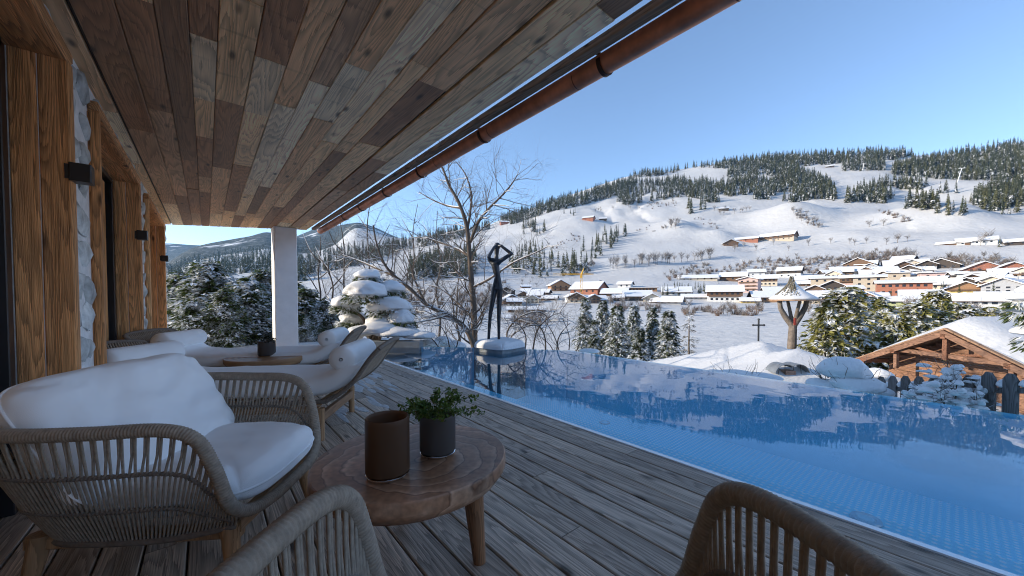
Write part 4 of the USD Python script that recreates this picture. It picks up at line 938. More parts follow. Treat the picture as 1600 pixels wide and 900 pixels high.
bare_tree('bare_tree', 'leaning bare trunk with thick snow on it, left of the bronze statue', [
    ([(742, 545), (728, 514), (702, 494), (668, 477), (642, 452), (615, 430), (600, 411), (589, 383), (583, 352)], .085, .02),
    ([(618, 432), (590, 420, .4), (562, 408, .8), (535, 398, 1.)], .04, .01), ([(665, 476), (650, 442, .5), (640, 410, .6), (628, 385, .8)], .04, .01),
    ([(700, 493), (672, 500, -.6), (645, 505, -1.)], .03, .01)], 11.0, 62, twigs=2, tl=.9)
for k, (lab, px, yb, yt, Z, lean) in enumerate((('bare tree beside the end of the copper gutter', 582, 525, 300, 17, -6), ('bare tree left of the gutter end, above the cloud pruned pine', 545, 520, 345, 16, -14), ('thin bare tree right of the white column', 495, 520, 370, 16, 8), ('bare tree with low spreading twigs left of the leaning trunk', 640, 530, 318, 20, 10),
        ('bare birch between the leaning trunk and the tall bare tree', 690, 535, 330, 19, -6), ('bare tree standing farther off, left of the statue', 715, 530, 395, 24, 4), ('small bare tree over the snow mound', 610, 530, 390, 14, 10), ('thin bare tree in the thicket right of the column', 520, 525, 395, 13, -6))):
    H = yb - yt; g = np.random.default_rng(80 + k)
    xs = [(px + lean * t + g.normal(0, 2.5), yb - H * t) for t in np.linspace(0, 1, 6)]
    lim = [([(px, yb + 30)] + xs, .07 * Z / 17, .012)]
    for q in range(4):
        t = .25 + .16 * q; sx = (-1) ** q * g.uniform(18, 42); x0, y0 = px + lean * t, yb - H * t
        lim.append(([(x0, y0), (x0 + sx * .5, y0 - 14 - g.uniform(0, 10), g.normal(0, .5)), (x0 + sx, y0 - 34 - g.uniform(0, 18), g.normal(0, .9))], .028, .008))
    bare_tree('bare_tree', lab, lim, Z, 70 + k, twigs=3, tl=.05 * Z + .12, every=6, up=.22)
# arching bare shrubs along the far pool edge
for k, (lab, px, Z, arcs) in enumerate((('arching bare shrub with snow right of the statue', 845, 8.6, ([(800, 560), (792, 520), (815, 494), (845, 488), (862, 505)], [(830, 570), (838, 520), (858, 496), (878, 488)], [(850, 575), (852, 530), (838, 505), (812, 498)], [(870, 575), (872, 530), (890, 505)], [(815, 570), (822, 530), (812, 508), (795, 500)], [(790, 560), (800, 525), (830, 508), (850, 515)])),
        ('fine bare shrub between the statue and the spruces', 880, 11.5, ([(880, 575), (868, 530), (850, 500), (830, 486)], [(885, 575), (890, 530), (880, 500)], [(875, 575), (860, 540), (835, 520)], [(895, 580), (902, 545), (915, 520)])), ('bare shrub at the left of the statue plinth', 705, 9.2, ([(705, 575), (700, 530), (685, 505)], [(708, 575), (715, 535), (725, 515)], [(700, 570), (680, 535), (662, 520)])))):
    bare_tree('bare_shrub', lab, [(a_, .022, .006) for a_ in arcs], Z, 90 + k, cat='shrub', twigs=2, tl=.5, every=2, up=.05)

# --- lumps of snow
def lump(c, size, seed, amp=.22, n=3, flat=True):
    m = trimesh.creation.icosphere(n); v = np.array(m.vertices)
    v = v * (1 + amp * 2 * fbm(v * 1.3 + seed * 3.7, 4, seed)[:, None])
    if flat: v[:, 2] = np.where(v[:, 2] < 0, v[:, 2] * .45, v[:, 2])
    return v * np.array(size) + np.array(c), np.array(m.faces)
def lumps(name, label, cat, items, depth, mat=SNOW_SOFT, part='snow'):
    """Several snow domes that have run together, at pixel centres with pixel half sizes."""
    base = at_d(items[0][0], items[0][1], depth); mb = MB()
    for k, (px, py, a, b, *q) in enumerate(items):
        Z = depth + (q[0] if q else 0); c = at_d(px, py, Z) - base
        mb.add(*lump(c, (a * Z / FPX, a * Z / FPX, b * Z / FPX), k + int(items[0][0])))
    t = thing(name, label, cat, base); obj(part, mb, mat, t, smooth=True); return t, base
t, b = lumps('snow_mound', 'big heap of snow on the coping at the far end of the pool', 'snow', [(590, 516, 34, 13), (622, 521, 34, 11), (655, 525, 26, 8), (565, 520, 22, 12), (548, 528, 18, 8)], 9.0)
# cloud pruned pine with a snow cap on every pad
base = at_d(585, 520, 9.8); t = thing('cloud_pruned_pine', 'cloud pruned pine with a white snow cap on every pad', 'tree', base)
g = np.random.default_rng(17); cm = MB(); limbs = MB(); 
pads = [(575, 432, 19, 12, 0), (572, 458, 31, 19, -.5), (609, 453, 25, 15, .2), (611, 480, 33, 19, -.2), (541, 476, 20, 15, -.2), (627, 500, 20, 17, -.5), (552, 500, 22, 12, .3), (592, 505, 22, 12, -.5)]
for k, (px, py, a, b_, dz) in enumerate(pads):
    Z = 9.8 + dz; c = at_d(px, py, Z) - base; s = a * Z / FPX; h = b_ * Z / FPX
    obj('snow_cap', lump(c, (s, s, h), 40 + k, .34), SNOW_SOFT, t, smooth=True)
    n = 800; th = g.uniform(0, 2 * PI, n); rr = s * 1.08 * np.sqrt(g.random(n)); C = c + np.stack([np.cos(th) * rr, np.sin(th) * rr, -h * g.uniform(.1, .8, n)], 1)
    quads(cm, C, np.stack([np.cos(th), np.sin(th), -.5 + g.normal(0, .4, n)], 1), g.uniform(.07, .14, n), g.uniform(.014, .025, n), g)
    limbs.tube(spline([np.array([0, 0, -.5]) + .1 * g.normal(size=3), np.array([c[0] * .4, c[1] * .4, c[2] * .5]), c - [0, 0, h * .5]], 5), np.linspace(.06, .025, 11), 7)
obj('needles', cm, YEW, t, kind='stuff'); obj('trunk', limbs, BARK, t, smooth=60)
lumps('snow_mound', 'round snow cushions left of the statue plinth', 'snow', [(668, 540, 20, 10), (692, 537, 16, 12, .4), (712, 541, 16, 9, .3), (640, 540, 18, 8)], 9.4)
lumps('snow_mound', 'small flat patch of snow on the pool edge in front of the spruces', 'snow', [(921, 549, 16, 4.5)], 8.3)
def snow_bush(name, label, items, depth, seed, tw=40, spread=.5):
    t, base = lumps(name, label, 'shrub', items, depth); g = np.random.default_rng(seed); mb = MB()
    s = items[0][2] * depth / FPX
    for k in range(tw):
        a = g.uniform(0, 6.28); p = np.array([math.cos(a), math.sin(a), 0]) * s * g.uniform(.3, .9) + [0, 0, -s * .4]
        e = p + np.array([math.cos(a) * spread * s, math.sin(a) * spread * s, g.uniform(.2, 1.3) * s])
        mb.tube([p, (p + e) / 2 + g.normal(0, .04, 3), e], [.006, .004, .002], 3)
    obj('twigs', mb, TWIG, t, kind='stuff'); return t
snow_bush('snow_covered_bush', 'big rounded snow covered bush at the overflow edge, left of the fence', [(1318, 582, 33, 24), (1338, 604, 34, 18, -.2), (1288, 604, 24, 12, .1), (1362, 612, 26, 12)], 5.9, 101)
snow_bush('snow_covered_bush', 'smaller snow dome beside the left end of the picket fence', [(1371, 588, 19, 14), (1380, 606, 18, 10)], 6.6, 102, 16)
snow_bush('snow_covered_bush', 'low snowy tuft with thin stalks at the pool edge before the white roof', [(1150, 586, 30, 7), (1190, 590, 28, 7), (1118, 583, 18, 5)], 6.9, 103, 34, .5)
# snowy twig shrub in front of the fence
base = at_d(1478, 660, 4.6); t = thing('snowy_twig_shrub', 'bare twig shrub holding thick plates of snow, in front of the picket fence', 'shrub', base); g = np.random.default_rng(29); mb, sn = MB(), MB()
for k, (ex, ey, dz) in enumerate(((1432, 600, .1), (1452, 578, .3), (1480, 566, .1), (1505, 574, .2), (1530, 590, .1), (1545, 612, -.1), (1420, 622, -.1), (1495, 598, -.3), (1462, 608, -.3), (1522, 622, -.3), (1446, 632, -.2), (1560, 640, 0))):
    e = at_d(ex, ey, 4.6 + dz) - base; pts = spline([np.zeros(3), e * .45 + g.normal(0, .05, 3) - [0, 0, .03], e], 5); rr = np.linspace(.013, .004, len(pts)); mb.tube(pts, rr, 6)
    for i in (4, 6, 7, 8, 9):
        grow(mb, MB(), pts[i], e / np.linalg.norm(e) + g.normal(0, .7, 3), .004, .22, 1, g)
        for q in range(3): sn.add(*lump(pts[i] + g.normal(0, .05, 3) + [0, 0, .02], (g.uniform(.025, .075), g.uniform(.025, .07), g.uniform(.02, .05)), k * 19 + i * 3 + q, .55, 2))
for q in range(9): sn.add(*lump(np.array([g.normal(0, .22), g.normal(0, .22), g.uniform(-.02, .12)]), (g.uniform(.10, .2), g.uniform(.10, .2), g.uniform(.06, .12)), 400 + q, .4, 3))
obj('twigs', mb, BARKN, t, smooth=60); obj('snow', sn, SNOW_SOFT, t, smooth=True)
# snow clad bough at the right edge of the view
base = at_d(1640, 500, 6.0); t = thing('snow_clad_tree', 'tree at the right edge of the view with a clump of snow on its bough', 'tree', (base[0], base[1], float(gz(base[0], base[1])))); bz = base[2] - float(gz(base[0], base[1]))
obj('trunk', trunk_mesh(bz + .6, .09), BARK, t); mb = MB(); cm = MB(); g = np.random.default_rng(4)
for k, (px, py, a, b_) in enumerate(((1592, 466, 13, 10), (1600, 482, 20, 14), (1622, 455, 22, 14), (1640, 480, 30, 20), (1660, 440, 26, 16), (1630, 520, 30, 14))):
    c = at_d(px, py, 6.0) - base + [0, 0, bz]; s = a * 6 / FPX; mb.add(*lump(c, (s, s, b_ * 6 / FPX), 60 + k, .2))
    n = 130; th = g.uniform(0, 6.28, n); C = c + np.stack([np.cos(th) * s * .8, np.sin(th) * s * .8, -s * g.uniform(.2, 1.0, n)], 1); quads(cm, C, np.stack([np.cos(th), np.sin(th), -.8 + 0 * th], 1), g.uniform(.08, .16, n), g.uniform(.012, .02, n), g)
obj('snow', mb, SNOW_SOFT, t, smooth=True); obj('needles', cm, YEW, t, kind='stuff')

# --- bronze statue on its plinth in the water
Zs = 8.0; pc = at_d(781, 545, Zs); PLZ = -.02
t = thing('plinth', 'square stone plinth in the pool corner under a thick cushion of snow', 'plinth', (pc[0], pc[1], 0), YAW * -1 + PI / 4 + .12)
obj('block', MB().bar((0, 0, -.55), (.80, .80, 1.18), .01, 2), CONCRETE, t)
v, f = cushion(.90, .90, .34, 34, 34, .32, 12, .012, 5.0); v[:, 2] = np.where(v[:, 2] < 0, v[:, 2] * .15, v[:, 2]) + .055
obj('snow', (v, f), SNOW_SOFT, t, smooth=True)
def skeleton(bones, refine, it=12):
    out = manifold3d.Manifold()
    for a, ra, b, rb in bones:
        s1 = manifold3d.Manifold.sphere(ra, 14).translate([float(q) for q in a]); s2 = manifold3d.Manifold.sphere(rb, 14).translate([float(q) for q in b])
        out = out + manifold3d.Manifold.batch_hull([s1, s2])
    out = out.refine_to_length(refine); m = out.to_mesh(); tm = trimesh.Trimesh(m.vert_properties[:, :3], m.tri_verts)
    trimesh.smoothing.filter_taubin(tm, iterations=it); return tm
sb = at_d(776, 531, Zs)
def J(px, py, dz=0.0): return at_d(px, py, Zs + dz) - sb
fl, fr_ = J(763, 535), J(779.5, 536, -.02); kl, kr = J(766, 492), J(779.5, 492, -.06); hl, hr = J(773, 452, .02), J(781, 452, -.02)
wst, chest = J(777.5, 431), J(773.5, 413); sl, sr = J(765.5, 406, .03), J(781.5, 408, -.05); nk, hd, hd2 = J(776, 399), J(776, 388), J(777, 384)
el, er = J(763.5, 401, -.2), J(799, 396.5, -.12); hl_, hr_ = J(772, 386.5, -.10), J(783, 384, -.10)
bones = [(fl, .028, kl, .040), (kl, .040, hl, .068), (fr_, .028, kr, .042), (kr, .042, hr, .070), (hl, .068, hr, .070), (hl, .065, wst, .062), (hr, .065, wst, .062), (wst, .062, chest, .088), (chest, .085, sl, .050), (chest, .085, sr, .050), (sl, .05, sr, .05), (chest, .07, nk, .042), (nk, .042, hd, .060), (hd, .062, hd2, .070),
         (sl, .050, el, .036), (el, .036, hl_, .030), (sr, .050, er, .036), (er, .038, hr_, .030), (hl_, .03, hd2, .034), (hr_, .03, hd2, .034), (fl, .036, fl + np.array([-.03, -.10, -.02]), .026), (fr_, .036, fr_ + np.array([-.03, -.11, -.02]), .026)]
t = thing('statue', 'slender bronze figure holding both arms to its head, standing on the snowy plinth', 'statue', sb)
obj('figure', skeleton(bones, .018, 10), BRONZE, t, smooth=True)

# --- picket fence
A_ = at_d(1352, 600, 6.5); B_ = at_d(1640, 585, 3.9); A_[2] = -.30; B_[2] = .32
fence = thing('picket_fence', 'weathered grey picket fence with pointed boards and snow on its rail', 'fence', (A_[0], A_[1], 0))
FW = wood('grey_fence_wood', [(.17, .165, .16), (.13, .125, .12)], 2, 24, 1.2, knots=False)
d = B_ - A_; Lf = np.hypot(d[0], d[1]); ang = math.atan2(d[1], d[0]); nP = int(Lf / .235)
for k in range(nP):
    q = (k + .5) / nP; c = d * q; zt = A_[2] + d[2] * q; w = .15; h = 1.1
    pr_ = np.array([(-w / 2, -h), (w / 2, -h), (w / 2, -.07), (.025, 0), (-.025, 0), (-w / 2, -.07)])
    v = np.array([(x, y, z) for y in (-.014, .014) for x, z in pr_]); f = [[0, i, i + 1] for i in range(1, 5)] + [[6, 7 + i, 6 + i] for i in range(1, 5)]
    for i in range(6): f += [[i, 6 + i, (i + 1) % 6], [(i + 1) % 6, 6 + i, 6 + (i + 1) % 6]]
    v = v @ rz(ang).T + [c[0], c[1], zt + rng.uniform(-.02, .02)]; obj('picket', (v, np.array(f)), FW, fence)
nrm = np.array([-math.sin(ang), math.cos(ang), 0])
for dz in (-.20, -.75):
    obj('fence_rail', MB().tube([nrm * .04 + [0, 0, A_[2] + dz], d * [1, 1, 0] + nrm * .04 + [0, 0, B_[2] + dz]], .045, 4), FW, fence)
for k in range(nP - 1):
    q = (k + 1) / nP; obj('snow_cap', lump(d * [1, 1, 0] * q + nrm * .04 + [0, 0, A_[2] + d[2] * q - .14], (.07, .06, .07), k, .2, 2), SNOW_SOFT, fence, smooth=True)

# --- neighbours' roofs just below
RED = wood('red_brown_gable', [(.30, .165, .105), (.25, .135, .085)], 0, 14, .8)
REDY = wood('red_brown_beam', [(.33, .15, .085), (.27, .125, .07)], 1, 14, .8)
Zg = 13.5; rp = at_d(1506, 516, Zg)
vdir = math.atan2(rp[1], rp[0]); grot = vdir - PI / 2 - math.radians(38)
gab = thing('wooden_gable_house', 'wooden house gable with carved bargeboards under a thick snowy roof, behind the fence', 'house', (rp[0], rp[1], 0), grot)
zr = rp[2]; hw, hh, ov, dep = 3.3, 1.62, .75, 9.0
def slope_board(s, y, th, wd, drop):
    return np.array([0, 0, 0])
for s in (-1, 1):
    v = np.array([(0, -ov, zr), (s * hw, -ov, zr - hh), (s * hw, -ov, zr - hh - .20), (0, -ov, zr - .22), (0, -ov - .05, zr), (s * hw, -ov - .05, zr - hh), (s * hw, -ov - .05, zr - hh - .20), (0, -ov - .05, zr - .22)])
    f = [[0, 1, 2, 3], [4, 7, 6, 5], [0, 4, 5, 1], [3, 2, 6, 7], [1, 5, 6, 2], [0, 3, 7, 4]]; obj('bargeboard', (v, np.array(f)), RED, gab)
    v2 = np.array([(0, -ov + .001, zr + .03), (s * (hw + .12), -ov + .001, zr - hh - .03), (s * (hw + .12), dep, zr - hh - .03), (0, dep, zr + .03)]); v2 = np.vstack([v2, v2 + [0, 0, .06]])
    bx = [[0, 1, 2, 3], [4, 7, 6, 5], [0, 4, 5, 1], [1, 5, 6, 2], [2, 6, 7, 3], [3, 7, 4, 0]]; obj('roof', (v2, np.array(bx)), EDGEW, gab)
    gx, gy = np.meshgrid(np.linspace(0, 1, 12), np.linspace(0, 1, 26), indexing='ij'); X_ = s * gx * (hw + .02); Y_ = -ov + .14 + gy * (dep + ov - .2); Zz = zr - hh * gx + .10 + .40 * np.clip(np.minimum(np.minimum(gy * 12, (1 - gx) * 30 + 1), 1), 0, 1) ** .5 * np.where(gx > .99, .55, 1) - .12 * gx
    Zz = Zz + .08 * fbm(np.stack([X_, Y_, 0 * X_], -1) * .8, 3, 2)
    top = np.stack([X_, Y_, Zz], -1); bot = np.stack([X_, Y_, zr - hh * gx + .093], -1); nx_, ny_ = 12, 26
    i = np.arange(nx_ - 1)[:, None]; j = np.arange(ny_ - 1)[None]; f = np.stack([i * ny_ + j, (i + 1) * ny_ + j, (i + 1) * ny_ + j + 1, i * ny_ + j + 1], -1).reshape(-1, 4)
    e = [[a_ * ny_, (a_ + 1) * ny_, nx_ * ny_ + (a_ + 1) * ny_, nx_ * ny_ + a_ * ny_] for a_ in range(nx_ - 1)] + [[(nx_ - 1) * ny_ + b_, (nx_ - 1) * ny_ + b_ + 1, nx_ * ny_ + (nx_ - 1) * ny_ + b_ + 1, nx_ * ny_ + (nx_ - 1) * ny_ + b_] for b_ in range(ny_ - 1)]
    obj('roof_snow', (np.vstack([top.reshape(-1, 3), bot.reshape(-1, 3)]), np.vstack([f, f[:, ::-1] + nx_ * ny_, e])), SNOW, gab, smooth=50)
    obj('strut', MB().tube([(s * .1, -ov + .2, zr - .95), (s * 1.2, -ov + .2, zr - .75)], .06, 4), REDY, gab)
    obj('purlin_post', MB().bar((s * 1.75, -ov + .15, zr - 1.35), (.13, .13, .75), .01, 2), RED, gab); obj('purlin', MB().bar((s * 1.75, 1, zr - 1.0), (.16, 3.6, .18), .01, 1), REDY, gab)
    obj('purlin', MB().bar((s * 3.0, 1, zr - 1.62), (.16, 3.6, .18), .01, 1), REDY, gab)
obj('ridge_post', MB().bar((0, -ov + .1, zr - .62), (.15, .15, .95), .012, 2), REDY, gab); obj('purlin', MB().bar((0, 1, zr - .22), (.16, 3.6, .18), .01, 1), REDY, gab)
obj('collar_beam', MB().bar((0, -ov + .16, zr - .95), (3.5, .13, .16), .012, 0), RED, gab)
for k in range(11):
    z = zr - .32 - k * .17; w = min(2.9, (zr - z - .1) / hh * hw); obj('gable_board', MB().bar((0, .35, z), (2 * w, .04, .16), .008, 0), RED, gab)
obj('wall', MB().box((0, .42 + dep / 2 - .4, zr - 4.6), (5.6, dep - .6, 5.0)), RED, gab)
# white roofs with the cross
def hip_roof(name, label, apexpx, Z, hx_, hy_, h, rot, thick=.5):
    a = at_d(*apexpx, Z); t = thing(name, label, 'house', (a[0], a[1], 0), rot); n = 31; u = np.linspace(-1, 1, n); X_, Y_ = np.meshgrid(u, u, indexing='ij'); m = np.maximum(np.abs(X_), np.abs(Y_))
    z = a[2] - h * np.clip(m, 0, .93) ** .92 - (m > .93) * (m - .93) / .07 * thick; z = z + .10 * fbm(np.stack([X_ * 4, Y_ * 4, 0 * X_], -1), 3, 4); P_ = np.stack([X_ * hx_, Y_ * hy_, z], -1).reshape(-1, 3)
    i = np.arange(n - 1)[:, None]; j = np.arange(n - 1)[None]; f = np.stack([i * n + j, (i + 1) * n + j, (i + 1) * n + j + 1, i * n + j + 1], -1).reshape(-1, 4)
    obj('roof_snow', (P_, f), SNOW, t, smooth=True); obj('eave', MB().box((0, 0, a[2] - h - thick - .02), (hx_ * 1.96, hy_ * 1.96, .16)), EDGEW, t); obj('wall', MB().box((0, 0, a[2] - h - thick - 2.0), (hx_ * 1.6, hy_ * 1.6, 3.8)), PLASTER, t); return t, a
t, a1 = hip_roof('chapel', 'low building with a broad snow covered roof carrying an iron cross', (1190, 531), 18.5, 4.6, 4.6, 1.75, -YAW + .35)
t, a2 = hip_roof('outbuilding', 'second snow covered roof, in front of the pine and right of the cross', (1247, 543), 16.5, 5.2, 4.2, 1.75, -YAW - .15)
cr = at_d(1185, 530, 18.5); IRON = plain('dark_iron', (.05, .048, .045), .6); t = thing('cross', 'dark iron cross on the peak of the snowy roof', 'cross', cr, -YAW); s = 18.5 / FPX
obj('upright', MB().bar((0, 0, 14 * s), (2.2 * s, .05, 34 * s), .005, 2), IRON, t); obj('crossbar', MB().bar((0, 0, 22 * s), (17 * s, .052, 2.3 * s), .005, 0), IRON, t)
for q in ((0, 31), (-8.5, 22), (8.5, 22)): obj('finial', lump((q[0] * s, 0, q[1] * s), (.055, .05, .055), 1, .05, 2, False), IRON, t, smooth=True)
# chimney with curved metal hood
ch = at_d(1222, 590, 15.0); t = thing('chimney', 'brick chimney with a curved double metal hood rising from the snowy roof', 'chimney', ch, -YAW); s = 15.0 / FPX
BRICK = plain('old_brick', (.30, .19, .14), .9, noise=(12.0, .3)); HOOD = plain('weathered_sheet_metal', (.30, .30, .29), .4, metal=.6, noise=(6.0, .2))
for k in range(7): obj('brick_course', MB().bar((8 * s, 0, (-10 + k * 3.4) * s), (15 * s + .01 * (k % 2), .40 + .01 * (k % 2), 3.1 * s), .008, 0), BRICK, t)
for sgn_, x0 in ((-1, -6), (1, 22)):
    q = np.linspace(.25, 2.3, 14); r_ = 17 * s; c0 = np.array([x0 * s + sgn_ * -4 * s, 0, 6 * s]); v = np.array([[c0[0] + sgn_ * math.cos(w_) * r_ * 1.0, y, c0[2] + math.sin(w_) * r_] for w_ in q for y in (-.3, .3)])
    v = np.vstack([v, v - np.array([0, 0, .025])]); n = len(q); f = [[2 * i, 2 * i + 1, 2 * i + 3, 2 * i + 2] for i in range(n - 1)] + [[2 * n + 2 * i, 2 * n + 2 * i + 2, 2 * n + 2 * i + 3, 2 * n + 2 * i + 1] for i in range(n - 1)]
    for i in range(n - 1): f += [[2 * i, 2 * i + 2, 2 * n + 2 * i + 2, 2 * n + 2 * i], [2 * i + 1, 2 * n + 2 * i + 1, 2 * n + 2 * i + 3, 2 * i + 3]]
    obj('metal_hood', (v, np.array(f)), HOOD, t, smooth=40)
for x_ in (-10, 0, 14, 26): obj('hood_stay', MB().tube([(x_ * s, -.15, 2 * s), (x_ * s * .9, -.15, 22 * s)], .012, 5), IRON, t)
# pollarded trunk with a conical roof
pt_ = at_d(1237, 552, 24.0); pz = float(gz(pt_[0], pt_[1])); t = thing('roofed_tree_trunk', 'forked old tree trunk carrying a conical snow covered roof', 'tree', pt_, -YAW); s = 24.0 / FPX
bk = [((0, 0, pz - pt_[2]), .32, (0, 0, 10 * s), .26), ((0, 0, 10 * s), .26, (1 * s, 0, 44 * s), .22), ((1 * s, 0, 42 * s), .20, (-10 * s, .1, 58 * s), .17), ((-10 * s, .1, 58 * s), .17, (-17 * s, .1, 70 * s), .14), ((-17 * s, .1, 70 * s), .14, (-19 * s, .1, 84 * s), .13), ((1 * s, 0, 42 * s), .20, (10 * s, -.1, 58 * s), .17), ((10 * s, -.1, 58 * s), .17, (18 * s, -.1, 72 * s), .15), ((18 * s, -.1, 72 * s), .15, (20 * s, -.1, 84 * s), .13), ((1 * s, 0, 44 * s), .12, (-1 * s, .4, 84 * s), .09), ((3 * s, 0, 46 * s), .12, (5 * s, -.35, 84 * s), .09)]
obj('trunk', skeleton([(np.array(a), ra, np.array(b), rb) for a, ra, b, rb in bk], .12, 6), plain('grey_old_bark', (.17, .14, .115), .95, noise=(3.0, .4), bump=(9.0, .05)), t, smooth=True)
obj('red_marker', MB().box((-1 * s, -.29, 50 * s), (.14, .03, .45)), plain('red_paint', (.55, .08, .05), .5), t)
q = np.linspace(0, 1, 14); hr0 = 30 * s
obj('roof_deck', MB().lathe([(0, 83 * s), (hr0, 82 * s), (hr0, 84 * s)], 26), EDGEW, t)
obj('roof_snow', MB().lathe([(hr0 * .98, 84 * s)] + [(hr0 * (1 - w_) ** 1.9 + .03, (86 + 34 * w_) * s) for w_ in q] + [(0, 121 * s)], 26, wob=1 + .06 * np.sin(np.arange(26) * 1.3) * np.cos(np.arange(26) * .7)), SNOW_SOFT, t, smooth=True)
g = np.random.default_rng(8); cm = MB(); n = 300; th = g.uniform(1.8, 4.4, n); zz = g.uniform(92, 122, n); rr = hr0 * (1 - (zz - 86) / 36).clip(0, 1) ** 1.9 + .12
quads(cm, np.stack([np.cos(th) * rr, np.sin(th) * rr, zz * s], 1), np.stack([np.cos(th) * .4, np.sin(th) * .4, -1 + 0 * th], 1), g.uniform(.15, .35, n), g.uniform(.02, .04, n), g); obj('thatch', cm, plain('grey_thatch', (.16, .14, .10), .95), t, kind='stuff')

# hoar frost lying in patches on the boards by the daybeds
mb = MB(); gf = np.random.default_rng(2)
for px, py in ((543, 622), (556, 606), (571, 596), (585, 600), (600, 612), (560, 640), (585, 585), (610, 600), (530, 640), (596, 630)):
    c = at_z(px, py, 0)
    for q in range(3): mb.add(*lump((c[0] + gf.normal(0, .05), c[1] + gf.normal(0, .14), -.001), (gf.uniform(.02, .045), gf.uniform(.08, .22), .004), int(px) + q, .7, 2))
obj('frost', mb, plain('thin_frost', (.55, .56, .57), .7, noise=(30.0, .25)), kind='stuff', smooth=True, label='patches of white frost on the deck boards beside the daybeds', cat='frost')
# ------------------------------------------------------------------ village
WALLS = {k: plain('wall_' + k, c, .85, noise=(.6, .08)) for k, c in {'cream': (.62, .54, .42), 'white': (.66, .66, .64), 'brown': (.15, .09, .055), 'dark': (.07, .055, .045), 'orange': (.34, .19, .10), 'red': (.36, .145, .09), 'pink': (.58, .42, .38), 'beige': (.50, .42, .32), 'grey': (.36, .37, .39), 'yellow': (.60, .44, .16), 'green': (.42, .44, .22)}.items()}
PANE = plain('dark_window', (.03, .035, .045), .15)
EAVE = plain('dark_eave_wood', (.09, .055, .038), .8)
ROOFSNOW = plain('roof_snow_look', (.75, .76, .775), .6)
def house(label, px, py, wpx, hpx, wall='cream', gable='side', yaw=0.0, depth=.7, pitch=.52, upper=None, balcony=0, wins=(4, 2), low=False, dist=None, flat=False):
    """A village house whose front foot stands at the pixel; wpx, hpx: front width and wall height as seen. gable: which way the gable looks."""
    g = on_ground(px, py) if dist is None else at_d(px, py, dist)
    Z = (g - EYE) @ CF; m = Z / FPX; W = wpx * m; Hw = hpx * m; D = W * depth
    los = math.atan2(g[1], g[0]) - PI / 2                        # local +y looks away from the terrace
    t = thing('village_house', label, 'house', g, los + yaw)
    lower = WALLS[wall]; up = WALLS[upper] if upper else None
    h1 = Hw * .55 if up else Hw
    obj('wall', MB().box((0, D / 2, h1 / 2 - 1.5), (W, D, h1 + 3)), lower, t)
    if up: obj('upper_wall', MB().box((0, D / 2, (h1 + Hw) / 2), (W + .24, D + .24, Hw - h1)), up, t)
    ov = min(1.3, .09 * W) + .3
    def gabled(z0, th, ovx, ovy, mat, name):
        if flat:
            obj(name, MB().box((0, D / 2, z0 + th / 2 + .02), (W + 2 * ovx, D + 2 * ovy, th)), mat, t); return
        if gable == 'side': hs, lo = D / 2 + ovy, W / 2 + ovx
        else: hs, lo = W / 2 + ovx, D / 2 + ovy
        rise = hs * pitch; sec = [(-hs, z0), (0, z0 + rise), (hs, z0), (hs, z0 + th), (0, z0 + rise + th), (-hs, z0 + th)]
        v = []
        for e in (-lo, lo):
            for a, z in sec: v.append((e, D / 2 + a, z) if gable == 'side' else (a, D / 2 + e, z))
        f = [[0, 1, 4], [0, 4, 5], [1, 2, 3], [1, 3, 4], [6, 10, 7], [6, 11, 10], [7, 9, 8], [7, 10, 9]]
        for i in range(6): a, b = i, (i + 1) % 6; f += [[a, 6 + a, b], [b, 6 + a, 6 + b]]
        obj(name, (np.array(v), np.array(f)), mat, t)
    base = Hw - (0 if flat else ov * pitch)
    gabled(base, .22, ov, ov, EAVE, 'roof'); gabled(base + .225, .62 if Z > 150 else .5, ov * .94, ov * .94, ROOFSNOW, 'roof_snow')
    if not flat:                                                  # wall filling the gables
        hs = (D if gable == 'side' else W) / 2; r = hs * pitch; c = [(-hs, Hw - .02), (hs, Hw - .02), (0, Hw + r - .1)]
        L_ = (W if gable == 'side' else D) / 2 - .02; v = [((e, D / 2 + a, z) if gable == 'side' else (a, D / 2 + e, z)) for e in (-L_, L_) for a, z in c]
        obj('gable', (np.array(v), np.array([[0, 1, 2], [3, 5, 4], [0, 3, 4], [0, 4, 1], [1, 4, 5], [1, 5, 2], [2, 5, 3], [2, 3, 0]])), up or lower, t)
    nx, nz = wins
    off = -.13 if up else -.03
    for k in range(nz):
        zc = Hw * (k + .55) / nz
        for i in range(nx):
            xc = W * ((i + .5) / nx - .5) * .88; ww, wh = min(W / nx * .5, 1.7), min(Hw / nz * .48, 1.6)
            obj('window', MB().box((xc, -.06 + (off if up and zc > h1 else 0), zc), (ww, .12, wh)), PANE, t)
        obj('window', MB().box((-W / 2 - (.14 if up and zc > h1 else .02), D * .35, zc), (.12, min(1.6, D * .2), min(Hw / nz * .48, 1.6))), PANE, t)
    for b in range(balcony):
        zb = Hw * (b + 1) / (balcony + 1); bal = MB().box((0, -.55, zb - .1), (W * .9, 1.1, .16)); obj('balcony', bal, EAVE, t)
        obj('railing', MB().box((0, -1.06, zb + .42), (W * .9, .08, .85)), WALLS['brown'], t)
    ch = MB().box((W * .18, D * .55, Hw + D * .5 * pitch * (0 if flat else .8) + .7), (.8, .8, 2.0)); obj('chimney', ch, WALLS['grey'], t)
    return t
